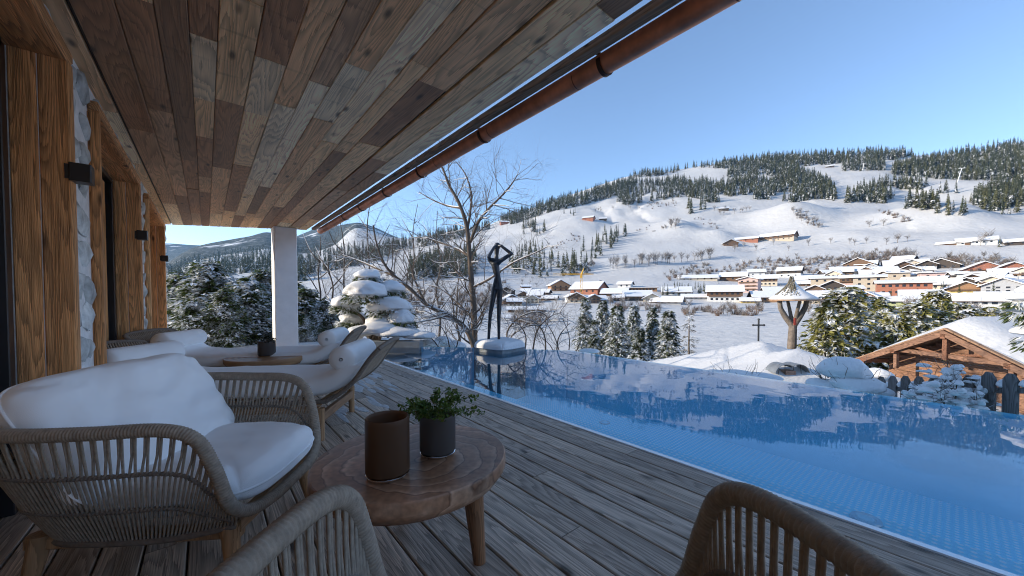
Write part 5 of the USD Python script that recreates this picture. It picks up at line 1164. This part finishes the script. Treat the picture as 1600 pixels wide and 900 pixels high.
HOUSES = [
    # label, px, foot y, width px, wall height px, wall, gable, yaw, kwargs
    ('cream house with dark upper storey left of the tree with the conical roof', 1196, 447, 30, 12, 'cream', 'side', .05, dict(upper='brown', wins=(5, 2))),
    ('white chalet with dark gable directly above the conical roof', 1232, 434, 30, 11, 'white', 'side', -.15, dict(upper='dark', wins=(3, 2))),
    ('orange walled house with broad snowy roof, behind the left side of the conical roof', 1200, 473, 38, 9, 'orange', 'side', .25, dict(wins=(4, 1), depth=.8)),
    ('long beige apartment house with small square windows, left block', 1295, 452, 44, 17, 'beige', 'side', .05, dict(wins=(4, 2), depth=.4, pitch=.3)),
    ('beige apartment house with rows of small square windows, right block', 1357, 455, 36, 22, 'beige', 'side', .0, dict(wins=(3, 3), depth=.5, pitch=.3)),
    ('dark timber house with balconies between the two beige apartment blocks', 1328, 454, 24, 20, 'pink', 'side', .0, dict(upper='brown', balcony=2, depth=.5)),
    ('dark gabled chalet with snowy eaves in front of the beige apartments', 1300, 458, 34, 10, 'white', 'front', .1, dict(upper='dark', balcony=1, wins=(4, 2))),
    ('small dark gable left of the larger dark gabled chalet', 1273, 459, 22, 7, 'brown', 'front', .1, dict(wins=(2, 1))),
    ('long low orange house just right of the conical roof', 1292, 470, 46, 7, 'orange', 'side', .0, dict(wins=(7, 1), depth=.4)),
    ('brown gabled house standing highest above the beige apartments', 1340, 422, 34, 9, 'orange', 'front', -.2, dict(upper='brown', wins=(4, 2))),
    ('snowy roofed house between the topmost gable and the beige apartments', 1326, 430, 40, 6, 'cream', 'side', .2, dict(wins=(4, 1))),
    ('large red hotel with white snowy roof, right of the beige apartments', 1412, 462, 60, 20, 'red', 'side', .12, dict(wins=(7, 2), depth=.35, pitch=.3)),
    ('beige box house with two windows above the red hotel', 1405, 437, 24, 10, 'beige', 'side', .2, dict(wins=(2, 1), flat=True, depth=1.0)),
    ('pink box house with two windows, second in the upper row', 1458, 437, 26, 10, 'pink', 'side', .2, dict(wins=(2, 1), flat=True, depth=1.0)),
    ('pale grey box house with two windows, third in the upper row', 1516, 438, 26, 10, 'white', 'side', .2, dict(wins=(2, 1), flat=True, depth=1.0)),
    ('long roof below the brown shrubs, left of the dark topmost gable on the right', 1416, 420, 48, 5, 'white', 'side', .1, dict(wins=(5, 1))),
    ('dark wide gable at the upper edge of the village under the shrubs', 1470, 420, 38, 5, 'dark', 'front', -.1, dict(wins=(4, 1))),
    ('reddish brown chalet, left one of the pair at the upper right', 1538, 428, 40, 8, 'white', 'front', .25, dict(upper='red', wins=(4, 2), balcony=1)),
    ('reddish brown chalet, right one of the pair at the upper right', 1583, 428, 34, 9, 'pink', 'front', .25, dict(upper='red', wins=(3, 2), balcony=1)),
    ('yellow gabled chalet with orange boards right of the white house', 1508, 458, 38, 7, 'yellow', 'front', .15, dict(upper='orange', wins=(4, 1), balcony=1)),
    ('grey white house with dark gable right of the yellow chalet', 1567, 458, 44, 11, 'grey', 'front', -.2, dict(wins=(4, 2), depth=1.2)),
    ('white house with broad snowy roof between the red hotel and the yellow chalet', 1468, 453, 42, 9, 'cream', 'side', .1, dict(wins=(4, 1))),
    ('large white house with orange corner and long snowy roof, nearest at the right', 1546, 489, 66, 20, 'white', 'side', .1, dict(wins=(6, 2), depth=.5)),
    ('pinkish house with broad roof below the red hotel', 1438, 470, 42, 8, 'pink', 'side', .05, dict(wins=(3, 1))),
    ('small yellow green house below the red hotel, among the pines', 1404, 484, 26, 14, 'green', 'side', .2, dict(wins=(2, 2))),
    ('low curved looking shed roof among the trees right of the yellow green house', 1440, 487, 34, 5, 'brown', 'side', -.2, dict(wins=(2, 1))),
    ('flat roofed white house right of the spruces, left of the broad two storey house', 1057, 462, 40, 6, 'white', 'side', .05, dict(upper='brown', wins=(4, 1))),
    ('broad two storey house with brown upper floor and white lower floor', 1132, 472, 48, 17, 'white', 'side', .02, dict(upper='brown', wins=(6, 2), balcony=1)),
    ('house with long snowy roof behind the dark spruce hedge', 1090, 438, 54, 4, 'cream', 'side', .05, dict(wins=(5, 1), depth=.3)),
    ('white roofed house above the beige balcony apartment block', 1145, 440, 36, 8, 'brown', 'side', -.1, dict(wins=(3, 1))),
    ('beige apartment tower with stacked balconies left of the cream house', 1168, 458, 27, 21, 'pink', 'front', -.25, dict(wins=(3, 3), balcony=3, pitch=.25)),
    ('pale house with snowy gable at the left of the tall balcony apartment block', 1182, 434, 22, 9, 'white', 'side', .1, dict(wins=(2, 1))),
    ('long orange timber building under construction above the white roofs', 1003, 455, 44, 5, 'orange', 'side', .03, dict(wins=(8, 1), depth=.25, flat=True)),
    ('white roofed house in front of the orange timber building', 996, 467, 40, 5, 'red', 'side', .05, dict(wins=(5, 1))),
    ('long low house with blue shaded roof left of the broad two storey house', 1088, 468, 40, 4, 'grey', 'side', .05, dict(wins=(5, 1), depth=.3)),
    ('red walled house with a grey gable to the right, behind the yellow crane', 912, 460, 46, 9, 'red', 'side', -.45, dict(wins=(4, 1), depth=.9)),
    ('orange chalet up the slope left of the red walled house', 876, 455, 30, 9, 'orange', 'front', .3, dict(wins=(3, 2), balcony=1)),
    ('white cottage with blue shaded roof in front of the yellow crane', 895, 472, 18, 8, 'white', 'front', .3, dict(wins=(2, 1))),
    ('small white house alone at the foot of the snowy slope', 975, 450, 20, 6, 'white', 'side', -.3, dict(wins=(2, 1))),
    ('small dark barn behind the grey gable of the red walled house', 938, 447, 14, 5, 'grey', 'front', .1, dict(wins=(1, 1))),
    ('brown timber house left of the orange timber building', 959, 463, 38, 5, 'brown', 'side', -.15, dict(wins=(4, 1))),
    ('brown and orange house right beside the bronze statue', 800, 476, 26, 8, 'orange', 'front', .3, dict(upper='brown', wins=(3, 1))),
    ('pale house with small windows right of the house beside the statue', 832, 474, 20, 7, 'cream', 'front', -.1, dict(wins=(3, 2))),
    ('long brown shed on the bank below the houses by the statue', 822, 488, 56, 5, 'brown', 'side', .0, dict(wins=(6, 1), depth=.2)),
    ('long dark roofed shed below the brown shed near the statue', 812, 500, 46, 4, 'brown', 'side', .05, dict(wins=(4, 1), depth=.2)),
    # farms on the slope
    ('large farmhouse with grey gable alone on the white slope above the village', 1212, 377, 46, 8, 'beige', 'side', -.25, dict(upper='brown', wins=(6, 2), balcony=1, depth=.5)),
    ('reddish low barn left of the large farmhouse on the slope', 1165, 379, 32, 5, 'red', 'side', -.1, dict(wins=(3, 1), depth=.4)),
    ('brown hut below the left end of the farm buildings', 1142, 385, 20, 5, 'brown', 'front', .2, dict(wins=(2, 1))),
    ('white farmhouse with red gable on the slope at the right', 1526, 383, 40, 7, 'white', 'side', .1, dict(wins=(5, 1), depth=.5)),
    ('low long barn left of the white farmhouse on the right slope', 1489, 384, 34, 3, 'brown', 'side', -.1, dict(wins=(3, 1), depth=.3)),
    ('dark barn at the right edge of the picture on the slope', 1590, 384, 24, 6, 'dark', 'side', .1, dict(wins=(2, 1))),
    ('red brown hut high on the slope above the crane', 918, 346, 17, 5, 'red', 'side', -.3, dict(wins=(2, 1))),
    ('tiny dark hut right of the red brown hut on the slope', 942, 345, 11, 3, 'dark', 'side', .0, dict(wins=(1, 1))),
    ('red brown hut on the slope right of the tall bare tree', 789, 351, 13, 4, 'red', 'side', .2, dict(wins=(1, 1))),
    ('dark hut among the trees high in the middle of the meadow', 1131, 331, 13, 4, 'dark', 'side', .1, dict(wins=(1, 1))),
    ('dark barn on the snow field below the ridge forest', 1297, 262, 10, 2.5, 'dark', 'side', .1, dict(wins=(1, 1))),
]
for (lab, px, py, w, h, wl, gb, yw, kw) in HOUSES: house(lab, px, py, w, h, wl, gb, yw, **kw)
# further roofs, packed behind one another
FILL = [('snowy roof at the upper left of the beige apartments', 1262, 440, 34, 4, 'brown'), ('long snowy roof right above the beige apartments', 1372, 432, 40, 4, 'grey'), ('snowy roof behind the beige box house', 1382, 426, 30, 4, 'pink'), ('snowy roof between the beige and the pink box house', 1432, 434, 26, 4, 'brown'),
        ('snowy roof between the pink and the pale grey box house', 1487, 434, 28, 4, 'grey'), ('snowy roof right of the pale grey box house', 1552, 440, 36, 4, 'grey'), ('sloping snowy roof below the pink box house', 1440, 443, 46, 3, 'grey'), ('sloping snowy roof below the pale grey box house', 1500, 446, 50, 3, 'dark'), ('sloping snowy roof at the right edge, below the reddish pair', 1580, 443, 40, 3, 'dark'),
        ('snowy roof below the left reddish chalet', 1535, 433, 30, 3, 'grey'), ('snowy roof right behind the conical roof', 1262, 447, 28, 4, 'brown'), ('dark house with blue shaded roof under the cream house', 1222, 460, 44, 4, 'dark'), ('snowy roof low at the right, behind the large white house', 1590, 470, 30, 5, 'grey'), ('snowy roof in front of the grey white house', 1560, 468, 40, 4, 'pink'), ('small snowy roof at the left of the red hotel', 1374, 467, 20, 5, 'pink'),
        ('long snowy roof between the spruces and the broad two storey house, near row', 1040, 475, 44, 4, 'grey'), ('snowy roof right of the broad two storey house', 1172, 474, 24, 4, 'yellow'), ('low snowy roof just left of the spruce tops', 930, 472, 34, 4, 'orange'), ('snowy roof on the bank right of the pale house by the statue', 858, 470, 22, 4, 'brown'), ('snowy hut up the slope behind the statue', 822, 452, 14, 4, 'orange')]
for i, (lab, px, py, w, h, wl) in enumerate(FILL): house(lab, px, py, w, h, wl, 'side', (-.2, .1, .25)[i % 3], depth=.6, wins=(4, 1))
CLUSTER = [([(1275, 428), (1420, 412), (1500, 412), (1500, 428), (1290, 440)], 15, ('brown', 'cream', 'grey'), (16, 26), 'small muted house packed among the upper roofs of the village', 'small houses among the upper roofs'),
    ([(1480, 428), (1600, 432), (1610, 456), (1500, 450)], 12, ('brown', 'cream', 'dark'), (18, 28), 'small snowy roofed house packed below the reddish chalets at the right', 'small houses below the reddish chalets'),
    ([(1225, 452), (1400, 462), (1400, 478), (1240, 480)], 10, ('brown', 'beige', 'dark'), (18, 30), 'small brown house packed below the beige apartments', 'small houses below the beige apartments'),
    ([(1425, 466), (1600, 470), (1610, 492), (1430, 486)], 9, ('cream', 'brown', 'white'), (22, 34), 'snowy roofed house showing between the pines at the lower right of the village', 'houses between the pines at the lower right'),
    ([(790, 462), (870, 455), (960, 462), (1030, 466), (1030, 480), (800, 486)], 14, ('brown', 'dark', 'cream'), (14, 26), 'small brown house in the lower rows between the statue and the spruces', 'small houses between the statue and the spruces')]
gc = np.random.default_rng(55)
for poly, n, cols, (wa, wb), lab, grp in CLUSTER:
    import shapely.geometry as sg
    pg_ = sg.Polygon(poly); k = 0
    while k < n:
        q = gc.uniform(pg_.bounds[:2], pg_.bounds[2:])
        if pg_.contains(sg.Point(q)):
            w = gc.uniform(wa, wb); up = ('brown', None, 'dark')[k % 3]; cl = cols[int(gc.integers(len(cols)))]
            t_ = house(lab, q[0], q[1], w, gc.uniform(5, 9), cl, ('side', 'front')[int(gc.random() < .4)], gc.uniform(-.4, .4), depth=gc.uniform(.6, .95), upper=up if up != cl else None, wins=(3, 2), balcony=int(gc.random() < .4)); t_.SetCustomDataByKey('group', grp); k += 1
# crane
CRANE = plain('crane_yellow', (.75, .42, .03), .5); c = on_ground(908, 470); m = ((c - EYE) @ CF) / FPX; t = thing('tower_crane', 'yellow tower crane rising in front of the red walled house', 'crane', c, math.atan2(c[1], c[0]) - PI / 2)
H = 40 * m; mb = MB()
for sx in (-1, 1):
    for sy in (-1, 1): mb.box((sx * .8, sy * .8, H / 2), (.32, .32, H))
for k in range(int(H / 2)):
    for sy in (-1, 1): mb.tube([(-.8 * (-1) ** k, sy * .8, 2 * k), (.8 * (-1) ** k, sy * .8, 2 * k + 2)], .12, 4); mb.tube([(sy * .8, -.8 * (-1) ** k, 2 * k), (sy * .8, .8 * (-1) ** k, 2 * k + 2)], .12, 4)
obj('mast', mb, CRANE, t); obj('ballast', MB().box((1.0, 0, 1.6), (5.5, 4, 3.4)), CRANE, t); obj('cab', MB().box((0, -1.3, H - 1.4), (1.8, 1.6, 2.2)), CRANE, t)
jb = MB(); J_ = 44 * m
for (y, z) in ((-.6, 0), (.6, 0), (0, 1.1)): jb.box((-J_ / 2 + 5, y, H + z + .2), (J_ + 10, .22, .22))
for k in range(int(J_ / 2)): jb.tube([(8 - 2 * k, -.6, H + .2), (7 - 2 * k, 0, H + 1.3)], .08, 4); jb.tube([(7 - 2 * k, 0, H + 1.3), (6 - 2 * k, .6, H + .2)], .08, 4)
obj('jib', jb, CRANE, t); obj('mast_peak', MB().tube([(0, 0, H), (2.2, 0, H + 6)], [.9, .2], 4), CRANE, t)
# lift pylons
PYL = plain('pale_pylon', (.62, .64, .66), .4)
for lab, px, py, hp, ln in (('leaning white ski lift pylon on the upper snow field at the right', 1496, 285, 20, 4), ('small white ski lift pylon below the ridge forest', 1348, 266, 10, 1)):
    c = on_ground(px, py); m = ((c - EYE) @ CF) / FPX; t = thing('lift_pylon', lab, 'pylon', c, math.atan2(c[1], c[0]) - PI / 2)
    obj('mast', MB().tube([(0, 0, -1), (ln * m, 0, hp * m)], [.9, .6], 8), PYL, t); obj('crossarm', MB().box((ln * m, 0, hp * m), (6.5 * m, .8, .9)), PYL, t)

# ------------------------------------------------------------------ woods and hedgerows of the valley
def far_conifer(seed, H=20.0, R=3.1):
    g = np.random.default_rng(seed); mb = MB(); mb.tube([(0, 0, -1), (0, 0, H * .5)], [.3, .2], 4)
    for k in range(9):
        t = k / 9; z = H * (.08 + .92 * t); r = R * (1 - t) ** .9 + .25; n = 7
        for j in range(n):
            a = 2 * PI * (j + g.random()) / n; L_ = r * g.uniform(.75, 1.2); d = np.array([math.cos(a), math.sin(a), 0]); s = np.array([-d[1], d[0], 0])
            root = np.array([0, 0, z + H * .075]); tip = d * L_ + [0, 0, z - .32 * L_ - .3]; w = L_ * .52
            mid = root * .45 + tip * .55 + [0, 0, .25]
            mb.add([root, mid + s * w * .6, tip, mid - s * w * .6], [[0, 1, 2], [0, 2, 3]])
    return mb
def far_bare(seed, H=11.0, spread=.33):
    g = np.random.default_rng(seed); mb = MB(); mb.tube([(0, 0, -1), (0, 0, H * .55)], [.22, .10], 4, cap=False)
    for k in range(26):
        z = H * g.uniform(.2, .6); a = g.uniform(0, 6.28); up = g.uniform(.5, 1.2); L_ = H * spread * g.uniform(.6, 1.2); e = np.array([math.cos(a) * L_ * .8, math.sin(a) * L_ * .8, z + L_ * up]); p = np.array([0, 0, z])
        mb.tube([p, e], [.10, .04], 3, cap=False)
        for q in range(3):
            b = p + (e - p) * g.uniform(.4, .95); mb.tube([b, b + g.normal(0, .30 * L_, 3) + [0, 0, .25 * L_]], [.055, .03], 3, cap=False)
    return mb
def scrub(seed):
    g = np.random.default_rng(seed); mb = MB()
    for k in range(40):
        a = g.uniform(0, 6.28); p = np.array([math.cos(a), math.sin(a), 0]) * g.uniform(0, 1.6); e = p + np.array([math.cos(a) * g.uniform(.2, 1.6), math.sin(a) * g.uniform(.2, 1.6), g.uniform(1.5, 4.5)])
        mb.tube([p, e], [.09, .035], 3, cap=False); b = (p + e) / 2; mb.tube([b, b + g.normal(0, .8, 3) + [0, 0, .8]], [.05, .03], 3, cap=False)
    return mb
FARPINE = leafy('far_green_pine', (.085, .085, .035), snow=.2, scale=.16, trans=0.0)
BROWNTWIG = leafy('far_brown_scrub', (.17, .115, .085), snow=.38, scale=.35, trans=0.0)
classes = {}
for nm, mats in (('far_spruce_kind', (FARSPR, FARSPR, FARPINE)),):
    for k in range(3): p = proto(nm); obj('crown', far_conifer(200 + k, 20.0, (2.7, 3.3, 3.6)[k]), mats[k], p); classes[f'c{k}'] = p
for k in range(3): p = proto('far_bare_kind'); obj('branches', far_bare(210 + k), FARTWIG, p); classes[f'b{k}'] = p
import shapely.geometry as sg
def inside(poly, n, g):
    p = sg.Polygon(poly).buffer(0); x0, y0, x1, y1 = p.bounds; out = []
    import shapely
    while len(out) < n:
        q = g.uniform((x0, y0), (x1, y1), (4 * n + 8, 2)); out += list(q[shapely.contains_xy(p, q[:, 0], q[:, 1])])
    return out[:n]
def instancer(name, kinds, pts, smin, smax, label, g, cat):
    """Uncountable growth: one PointInstancer."""
    pi = UsdGeom.PointInstancer.Define(stage, fresh('/World', name)); meta(pi.GetPrim(), label, cat, kind='stuff')
    paths = []
    for k, (mesh, mat) in enumerate(kinds):
        m = usdkit.mesh(stage, f'{pi.GetPath()}/kind_{k:03d}', mesh.get(), mat); paths.append(m.GetPath())
    pi.CreatePrototypesRel().SetTargets(paths); n = len(pts); P_ = np.array(pts)
    pi.CreateProtoIndicesAttr(Vt.IntArray.FromNumpy(g.integers(0, len(kinds), n).astype(np.int32))); pi.CreatePositionsAttr(Vt.Vec3fArray.FromNumpy(P_.astype(np.float32)))
    s = g.uniform(smin, smax, n); pi.CreateScalesAttr(Vt.Vec3fArray.FromNumpy((s[:, None] * np.stack([g.uniform(.85, 1.15, n), g.uniform(.85, 1.15, n), np.ones(n)], 1)).astype(np.float32)))
    a = g.uniform(0, PI, n); pi.CreateOrientationsAttr(Vt.QuathArray([Gf.Quath(float(math.cos(t)), 0, 0, float(math.sin(t))) for t in a]))
g = np.random.default_rng(77)
FORESTS = [
    ([(775, 345), (800, 336), (860, 318), (930, 300), (985, 281), (990, 292), (973, 304), (900, 324), (863, 331), (800, 352)], 420),
    ([(985, 284), (1040, 282), (1090, 285), (1128, 280), (1180, 276), (1247, 270), (1303, 290), (1306, 314), (1250, 318), (1197, 312), (1113, 318), (1070, 308), (975, 322), (963, 315), (975, 300)], 900),
    ([(985, 276), (1030, 266), (1080, 257), (1070, 268), (1010, 279)], 110),
    ([(1075, 262), (1120, 250), (1180, 247), (1260, 246), (1340, 241), (1400, 239), (1437, 242), (1400, 250), (1320, 256), (1180, 266), (1130, 264)], 520),
    ([(1140, 268), (1247, 262), (1250, 274), (1180, 278), (1135, 280)], 180),
    ([(1315, 262), (1335, 253), (1383, 254), (1383, 267), (1318, 268)], 70),
    ([(1390, 274), (1400, 262), (1440, 250), (1500, 243), (1560, 233), (1605, 226), (1640, 222), (1640, 282), (1600, 279), (1533, 283), (1463, 280)], 900),
    ([(1516, 318), (1540, 300), (1570, 288), (1640, 282), (1640, 318), (1600, 322), (1545, 332)], 190),
    ([(1317, 316), (1340, 304), (1370, 288), (1447, 290), (1450, 303), (1437, 308), (1470, 325), (1467, 332), (1387, 320)], 200),
    ([(640, 420), (700, 396), (745, 402), (745, 428), (690, 440), (640, 445)], 170),
    ([(262, 420), (300, 404), (350, 396), (420, 384), (470, 388), (480, 440), (420, 436), (380, 428), (262, 446)], 700),
    ([(470, 385), (540, 390), (620, 385), (620, 402), (540, 420), (480, 430)], 260),
    ([(605, 385), (680, 368), (765, 350), (770, 358), (690, 380), (610, 398)], 150),
]
fp = []
for poly, n in FORESTS: n = int(n * 2.1); fp += on_ground_many(inside(poly, n, g), 300)
fp = np.array(fp); fp = list(fp[fbm(np.stack([fp[:, 0], fp[:, 1], 0 * fp[:, 0]], -1) / 70.0, 3, 44) > -.13])
instancer('forest', [(far_conifer(220, 20, 2.8), FARSPR), (far_conifer(221, 20, 3.3), FARSPR), (far_conifer(222, 19, 3.6), FARPINE)], fp, .65, 1.75, 'dense conifer forest covering the ridge and the upper slopes', g, 'forest')
SCRUB = [([(1110, 424), (1180, 408), (1250, 404), (1320, 402), (1400, 402), (1422, 412), (1330, 420), (1240, 432), (1150, 436)], 330), ([(1322, 402), (1360, 396), (1420, 394), (1420, 408), (1330, 410)], 90), ([(1450, 408), (1500, 402), (1560, 405), (1590, 418), (1500, 420), (1452, 416)], 130), ([(1035, 430), (1110, 412), (1115, 430), (1045, 440)], 70),
         ([(990, 355), (1045, 352), (1040, 362), (995, 366)], 12), ([(1010, 318), (1055, 312), (1058, 322), (1012, 328)], 40), ([(870, 425), (930, 410), (930, 425), (875, 436)], 40), ([(850, 385), (905, 366), (910, 378), (860, 395)], 26), ([(1240, 322), (1262, 342), (1285, 356), (1280, 360), (1250, 346)], 30), ([(1375, 328), (1430, 350), (1420, 352), (1372, 332)], 26),
         ([(790, 500), (850, 494), (855, 508), (800, 514)], 34), ([(700, 455), (790, 440), (800, 478), (720, 500)], 130), ([(560, 420), (640, 430), (720, 470), (640, 500), (540, 470)], 120), ([(1065, 482), (1190, 482), (1195, 494), (1070, 494)], 46), ([(1080, 340), (1110, 345), (1125, 362), (1100, 352)], 16), ([(1250, 480), (1300, 470), (1330, 495), (1270, 505)], 40), ([(1400, 486), (1530, 492), (1560, 505), (1400, 505)], 60), ([(950, 476), (1030, 478), (1030, 490), (950, 488)], 26)]
sp_ = []
for poly, n in SCRUB: sp_ += on_ground_many(inside(poly, n, g), 60)
instancer('brown_scrub', [(scrub(230), BROWNTWIG), (scrub(231), FARTWIG), (far_bare(232, 8.0), FARTWIG)], sp_, .6, 1.15, 'leafless frosted scrub along the banks of the valley', g, 'scrub')
def g_big(grp): return grp is not None and not any(w in grp for w in ('village', 'houses', 'roofs', 'hotel', 'hedge', 'conical'))
def clump(poly, n, kinds, name, label, cat, smin, smax, group):
    for q in on_ground_many(inside(poly, n, g), 60):
        s = g.uniform(smin, smax) * (1.7 if g_big(group) else 1.0)
        dup(classes[kinds[int(g.integers(len(kinds)))]], name, q, g.uniform(0, 6.28), (s * g.uniform(.85, 1.15), s, s), label=label, cat=cat, group=group)
CL = [
    ([(1120, 388), (1200, 384), (1330, 380), (1420, 378), (1420, 384), (1330, 388), (1200, 396), (1122, 398)], 14, 'b', 'bare tree standing alone along the upper side of the brown scrub', .5, .8, 'bare trees above the brown scrub'),
    ([(1395, 318), (1520, 330), (1600, 326), (1600, 334), (1500, 340), (1395, 328)], 12, 'c', 'spruce along the lower rim of the right hand woods', .5, .75, 'spruces along the rim of the right hand woods'),
    ([(795, 405), (850, 392), (905, 420), (880, 432), (800, 440)], 34, 'c', 'spruce of the wooded slope between the statue and the crane', .5, .8, 'spruces between the statue and the crane'),
    ([(1240, 322), (1262, 340), (1290, 358), (1284, 364), (1246, 346), (1234, 326)], 16, 'b', 'bare tree in the gully beside the large white knoll', .5, .8, 'bare trees in the gully of the large knoll'),
    ([(815, 352), (850, 350), (852, 370), (815, 370)], 16, 'c', 'small dark spruce in the patch on the slope between the two red brown huts', .6, 1.0, 'spruces of the patch between the red brown huts'),
    ([(868, 432), (905, 398), (945, 364), (985, 362), (975, 376), (930, 406), (915, 432)], 52, 'c', 'spruce of the slanting belt climbing the slope above the crane', .55, .95, 'spruces of the slanting belt above the crane'),
    ([(785, 434), (790, 400), (835, 380), (850, 430)], 30, 'c', 'dark spruce on the slope right behind the head of the statue', .5, .85, 'dark spruces right of the statue'),
    ([(1032, 462), (1050, 450), (1112, 452), (1113, 464)], 26, 'c', 'snowy spruce of the dark hedge left of the broad two storey house', .38, .55, 'spruces of the dark hedge in the village'),
    ([(1073, 322), (1098, 318), (1104, 334), (1078, 336)], 11, 'c', 'spruce in the small clump in the middle of the meadow', .7, 1.1, 'spruces of the clump in the middle of the meadow'),
    ([(1468, 300), (1500, 300), (1500, 306), (1468, 306)], 4, 'c', 'lone spruce on the snow field below the leaning lift pylon', .6, .9, 'lone spruces below the leaning lift pylon'),
    ([(1495, 332), (1512, 330), (1514, 338), (1497, 338)], 4, 'c', 'small spruce on the snow edge left of the right hand wood', .5, .8, 'small spruces left of the right hand wood'),
    ([(1317, 318), (1350, 300), (1352, 312), (1325, 322)], 9, 'c', 'green spruce at the left tip of the wood in the middle of the slope', .8, 1.15, 'spruces at the tip of the middle wood'),
    ([(940, 418), (1000, 412), (1060, 408), (1110, 402), (1110, 407), (1060, 413), (1000, 418), (942, 423)], 34, 'b', 'bare tree of the row along the foot of the white knoll', .7, 1.15, 'bare trees in the row below the white knoll'),
    ([(1040, 356), (1062, 352), (1064, 358), (1042, 360)], 6, 'b', 'bare tree in the small group on top of the white knoll', .9, 1.2, 'bare trees on top of the white knoll'),
    ([(1400, 406), (1440, 404), (1440, 412), (1400, 412)], 7, 'b', 'tall frosted bare tree above the roofs behind the red hotel', 1.0, 1.4, 'frosted bare trees behind the red hotel'),
    ([(920, 330), (1000, 322), (1010, 330), (925, 338)], 9, 'b', 'small bare tree scattered below the ridge forest on the left meadow', .5, .8, 'scattered bare trees on the left meadow'),
    ([(1110, 330), (1180, 322), (1190, 330), (1120, 340)], 9, 'b', 'small bare tree beside the dark hut high in the meadow', .6, .9, 'bare trees beside the dark hut'),
    ([(760, 430), (860, 425), (870, 450), (770, 462)], 18, 'b', 'bare tree among the houses right of the statue', .45, .75, 'bare trees among the houses right of the statue'),
    ([(1520, 378), (1560, 376), (1570, 388), (1530, 388)], 3, 'b', 'bare tree beside the white farmhouse on the right slope', .7, .9, 'bare trees beside the white farmhouse'),
    ([(880, 335), (905, 330), (906, 336), (882, 340)], 4, 'c', 'tiny spruce on the meadow left of the upper red brown hut', .4, .6, 'tiny spruces left of the upper hut'),
    ([(1250, 470), (1262, 466), (1262, 480), (1252, 484)], 2, 'c', 'dark spruce right behind the conical tree roof', .35, .45, 'dark spruces behind the conical tree roof'),
    ([(1390, 470), (1400, 468), (1402, 476), (1392, 478)], 1, 'c', 'green spruce in front of the red hotel', .38, .42, None),
    ([(1265, 455), (1400, 462), (1560, 462), (1590, 455), (1500, 448), (1420, 446), (1290, 448)], 20, 'c', 'small dark spruce between the houses in the right half of the village', .25, .45, 'spruces between the houses at the right'),
    ([(1265, 432), (1600, 424), (1600, 434), (1270, 442)], 18, 'b', 'bare tree between the upper roofs of the village', .5, .8, 'bare trees between the upper roofs'),
    ([(850, 470), (1020, 472), (1030, 478), (860, 480)], 14, 'b', 'bare tree in front of the lower roofs left of the broad two storey house', .45, .7, 'bare trees before the lower roofs'),
    ([(1115, 442), (1270, 446), (1270, 470), (1180, 470)], 12, 'c', 'dark spruce between the houses around the conical tree roof', .25, .42, 'spruces between the houses around the conical roof'),
]
for poly, n, kd, lab, s0, s1, grp in CL:
    clump(poly, n, [kd + str(k) for k in range(3)], 'spruce_tree' if kd == 'c' else 'bare_tree', lab, 'tree', s0, s1, grp)
for lab, px, py, s in (('round bare tree standing alone on the snow, left one of two in mid slope', 1358, 355, 1.25), ('bare tree standing alone on the snow, right one of two in mid slope', 1380, 354, 1.2)):
    dup(classes['b0'], 'bare_tree', on_ground(px, py), px, (s * 1.35, s * 1.35, s), label=lab, cat='tree')
dup(classes['c2'], 'pine_tree', on_ground(1562, 386), 1.0, .62, label='green pine beside the white farmhouse on the right slope', cat='tree')
# ------------------------------------------------------------------ the air of the valley
HAZE = usdkit.material(stage, L('valley_haze'), {'v': ('principled_volume', {'color': (.32, .62, 1.0), 'density': 4e-5, 'anisotropy': .2})}, volume='v.volume')
hz = trimesh.creation.box((21000, 21000, 1900)); hz.apply_translation((0, 0, 850 - 130))
obj('haze', (np.array(hz.vertices), np.array(hz.faces)), HAZE, kind='stuff', label='thin blue winter haze filling the valley air', cat='haze')

# steam over the warm water: thin overlapping wisps, each an even veil
STEAM = usdkit.material(stage, L('pool_steam'), {'v': ('principled_volume', {'color': (.97, .98, 1.0), 'density': .24, 'anisotropy': .1})}, volume='v.volume')
gs = np.random.default_rng(6)
for k, (px, py, a_, b_) in enumerate(((1478, 715, .36, .13), (1515, 735, .30, .10), (1440, 702, .34, .09), (1535, 700, .34, .14), (1405, 728, .34, .06))):
    c = at_z(px, py, .12); v, f = lump((c[0], c[1], .02 + b_), (a_ * .8, a_, b_), 70 + k, .5, 3, False)
    obj('steam', (v, f), STEAM, kind='stuff', label='thin white wisp of steam over the pool, %s' % ('nearest the middle of the right part', 'closest to the deck', 'farthest left of the group', 'at the far right', 'low and flat on the left')[k], cat='steam')
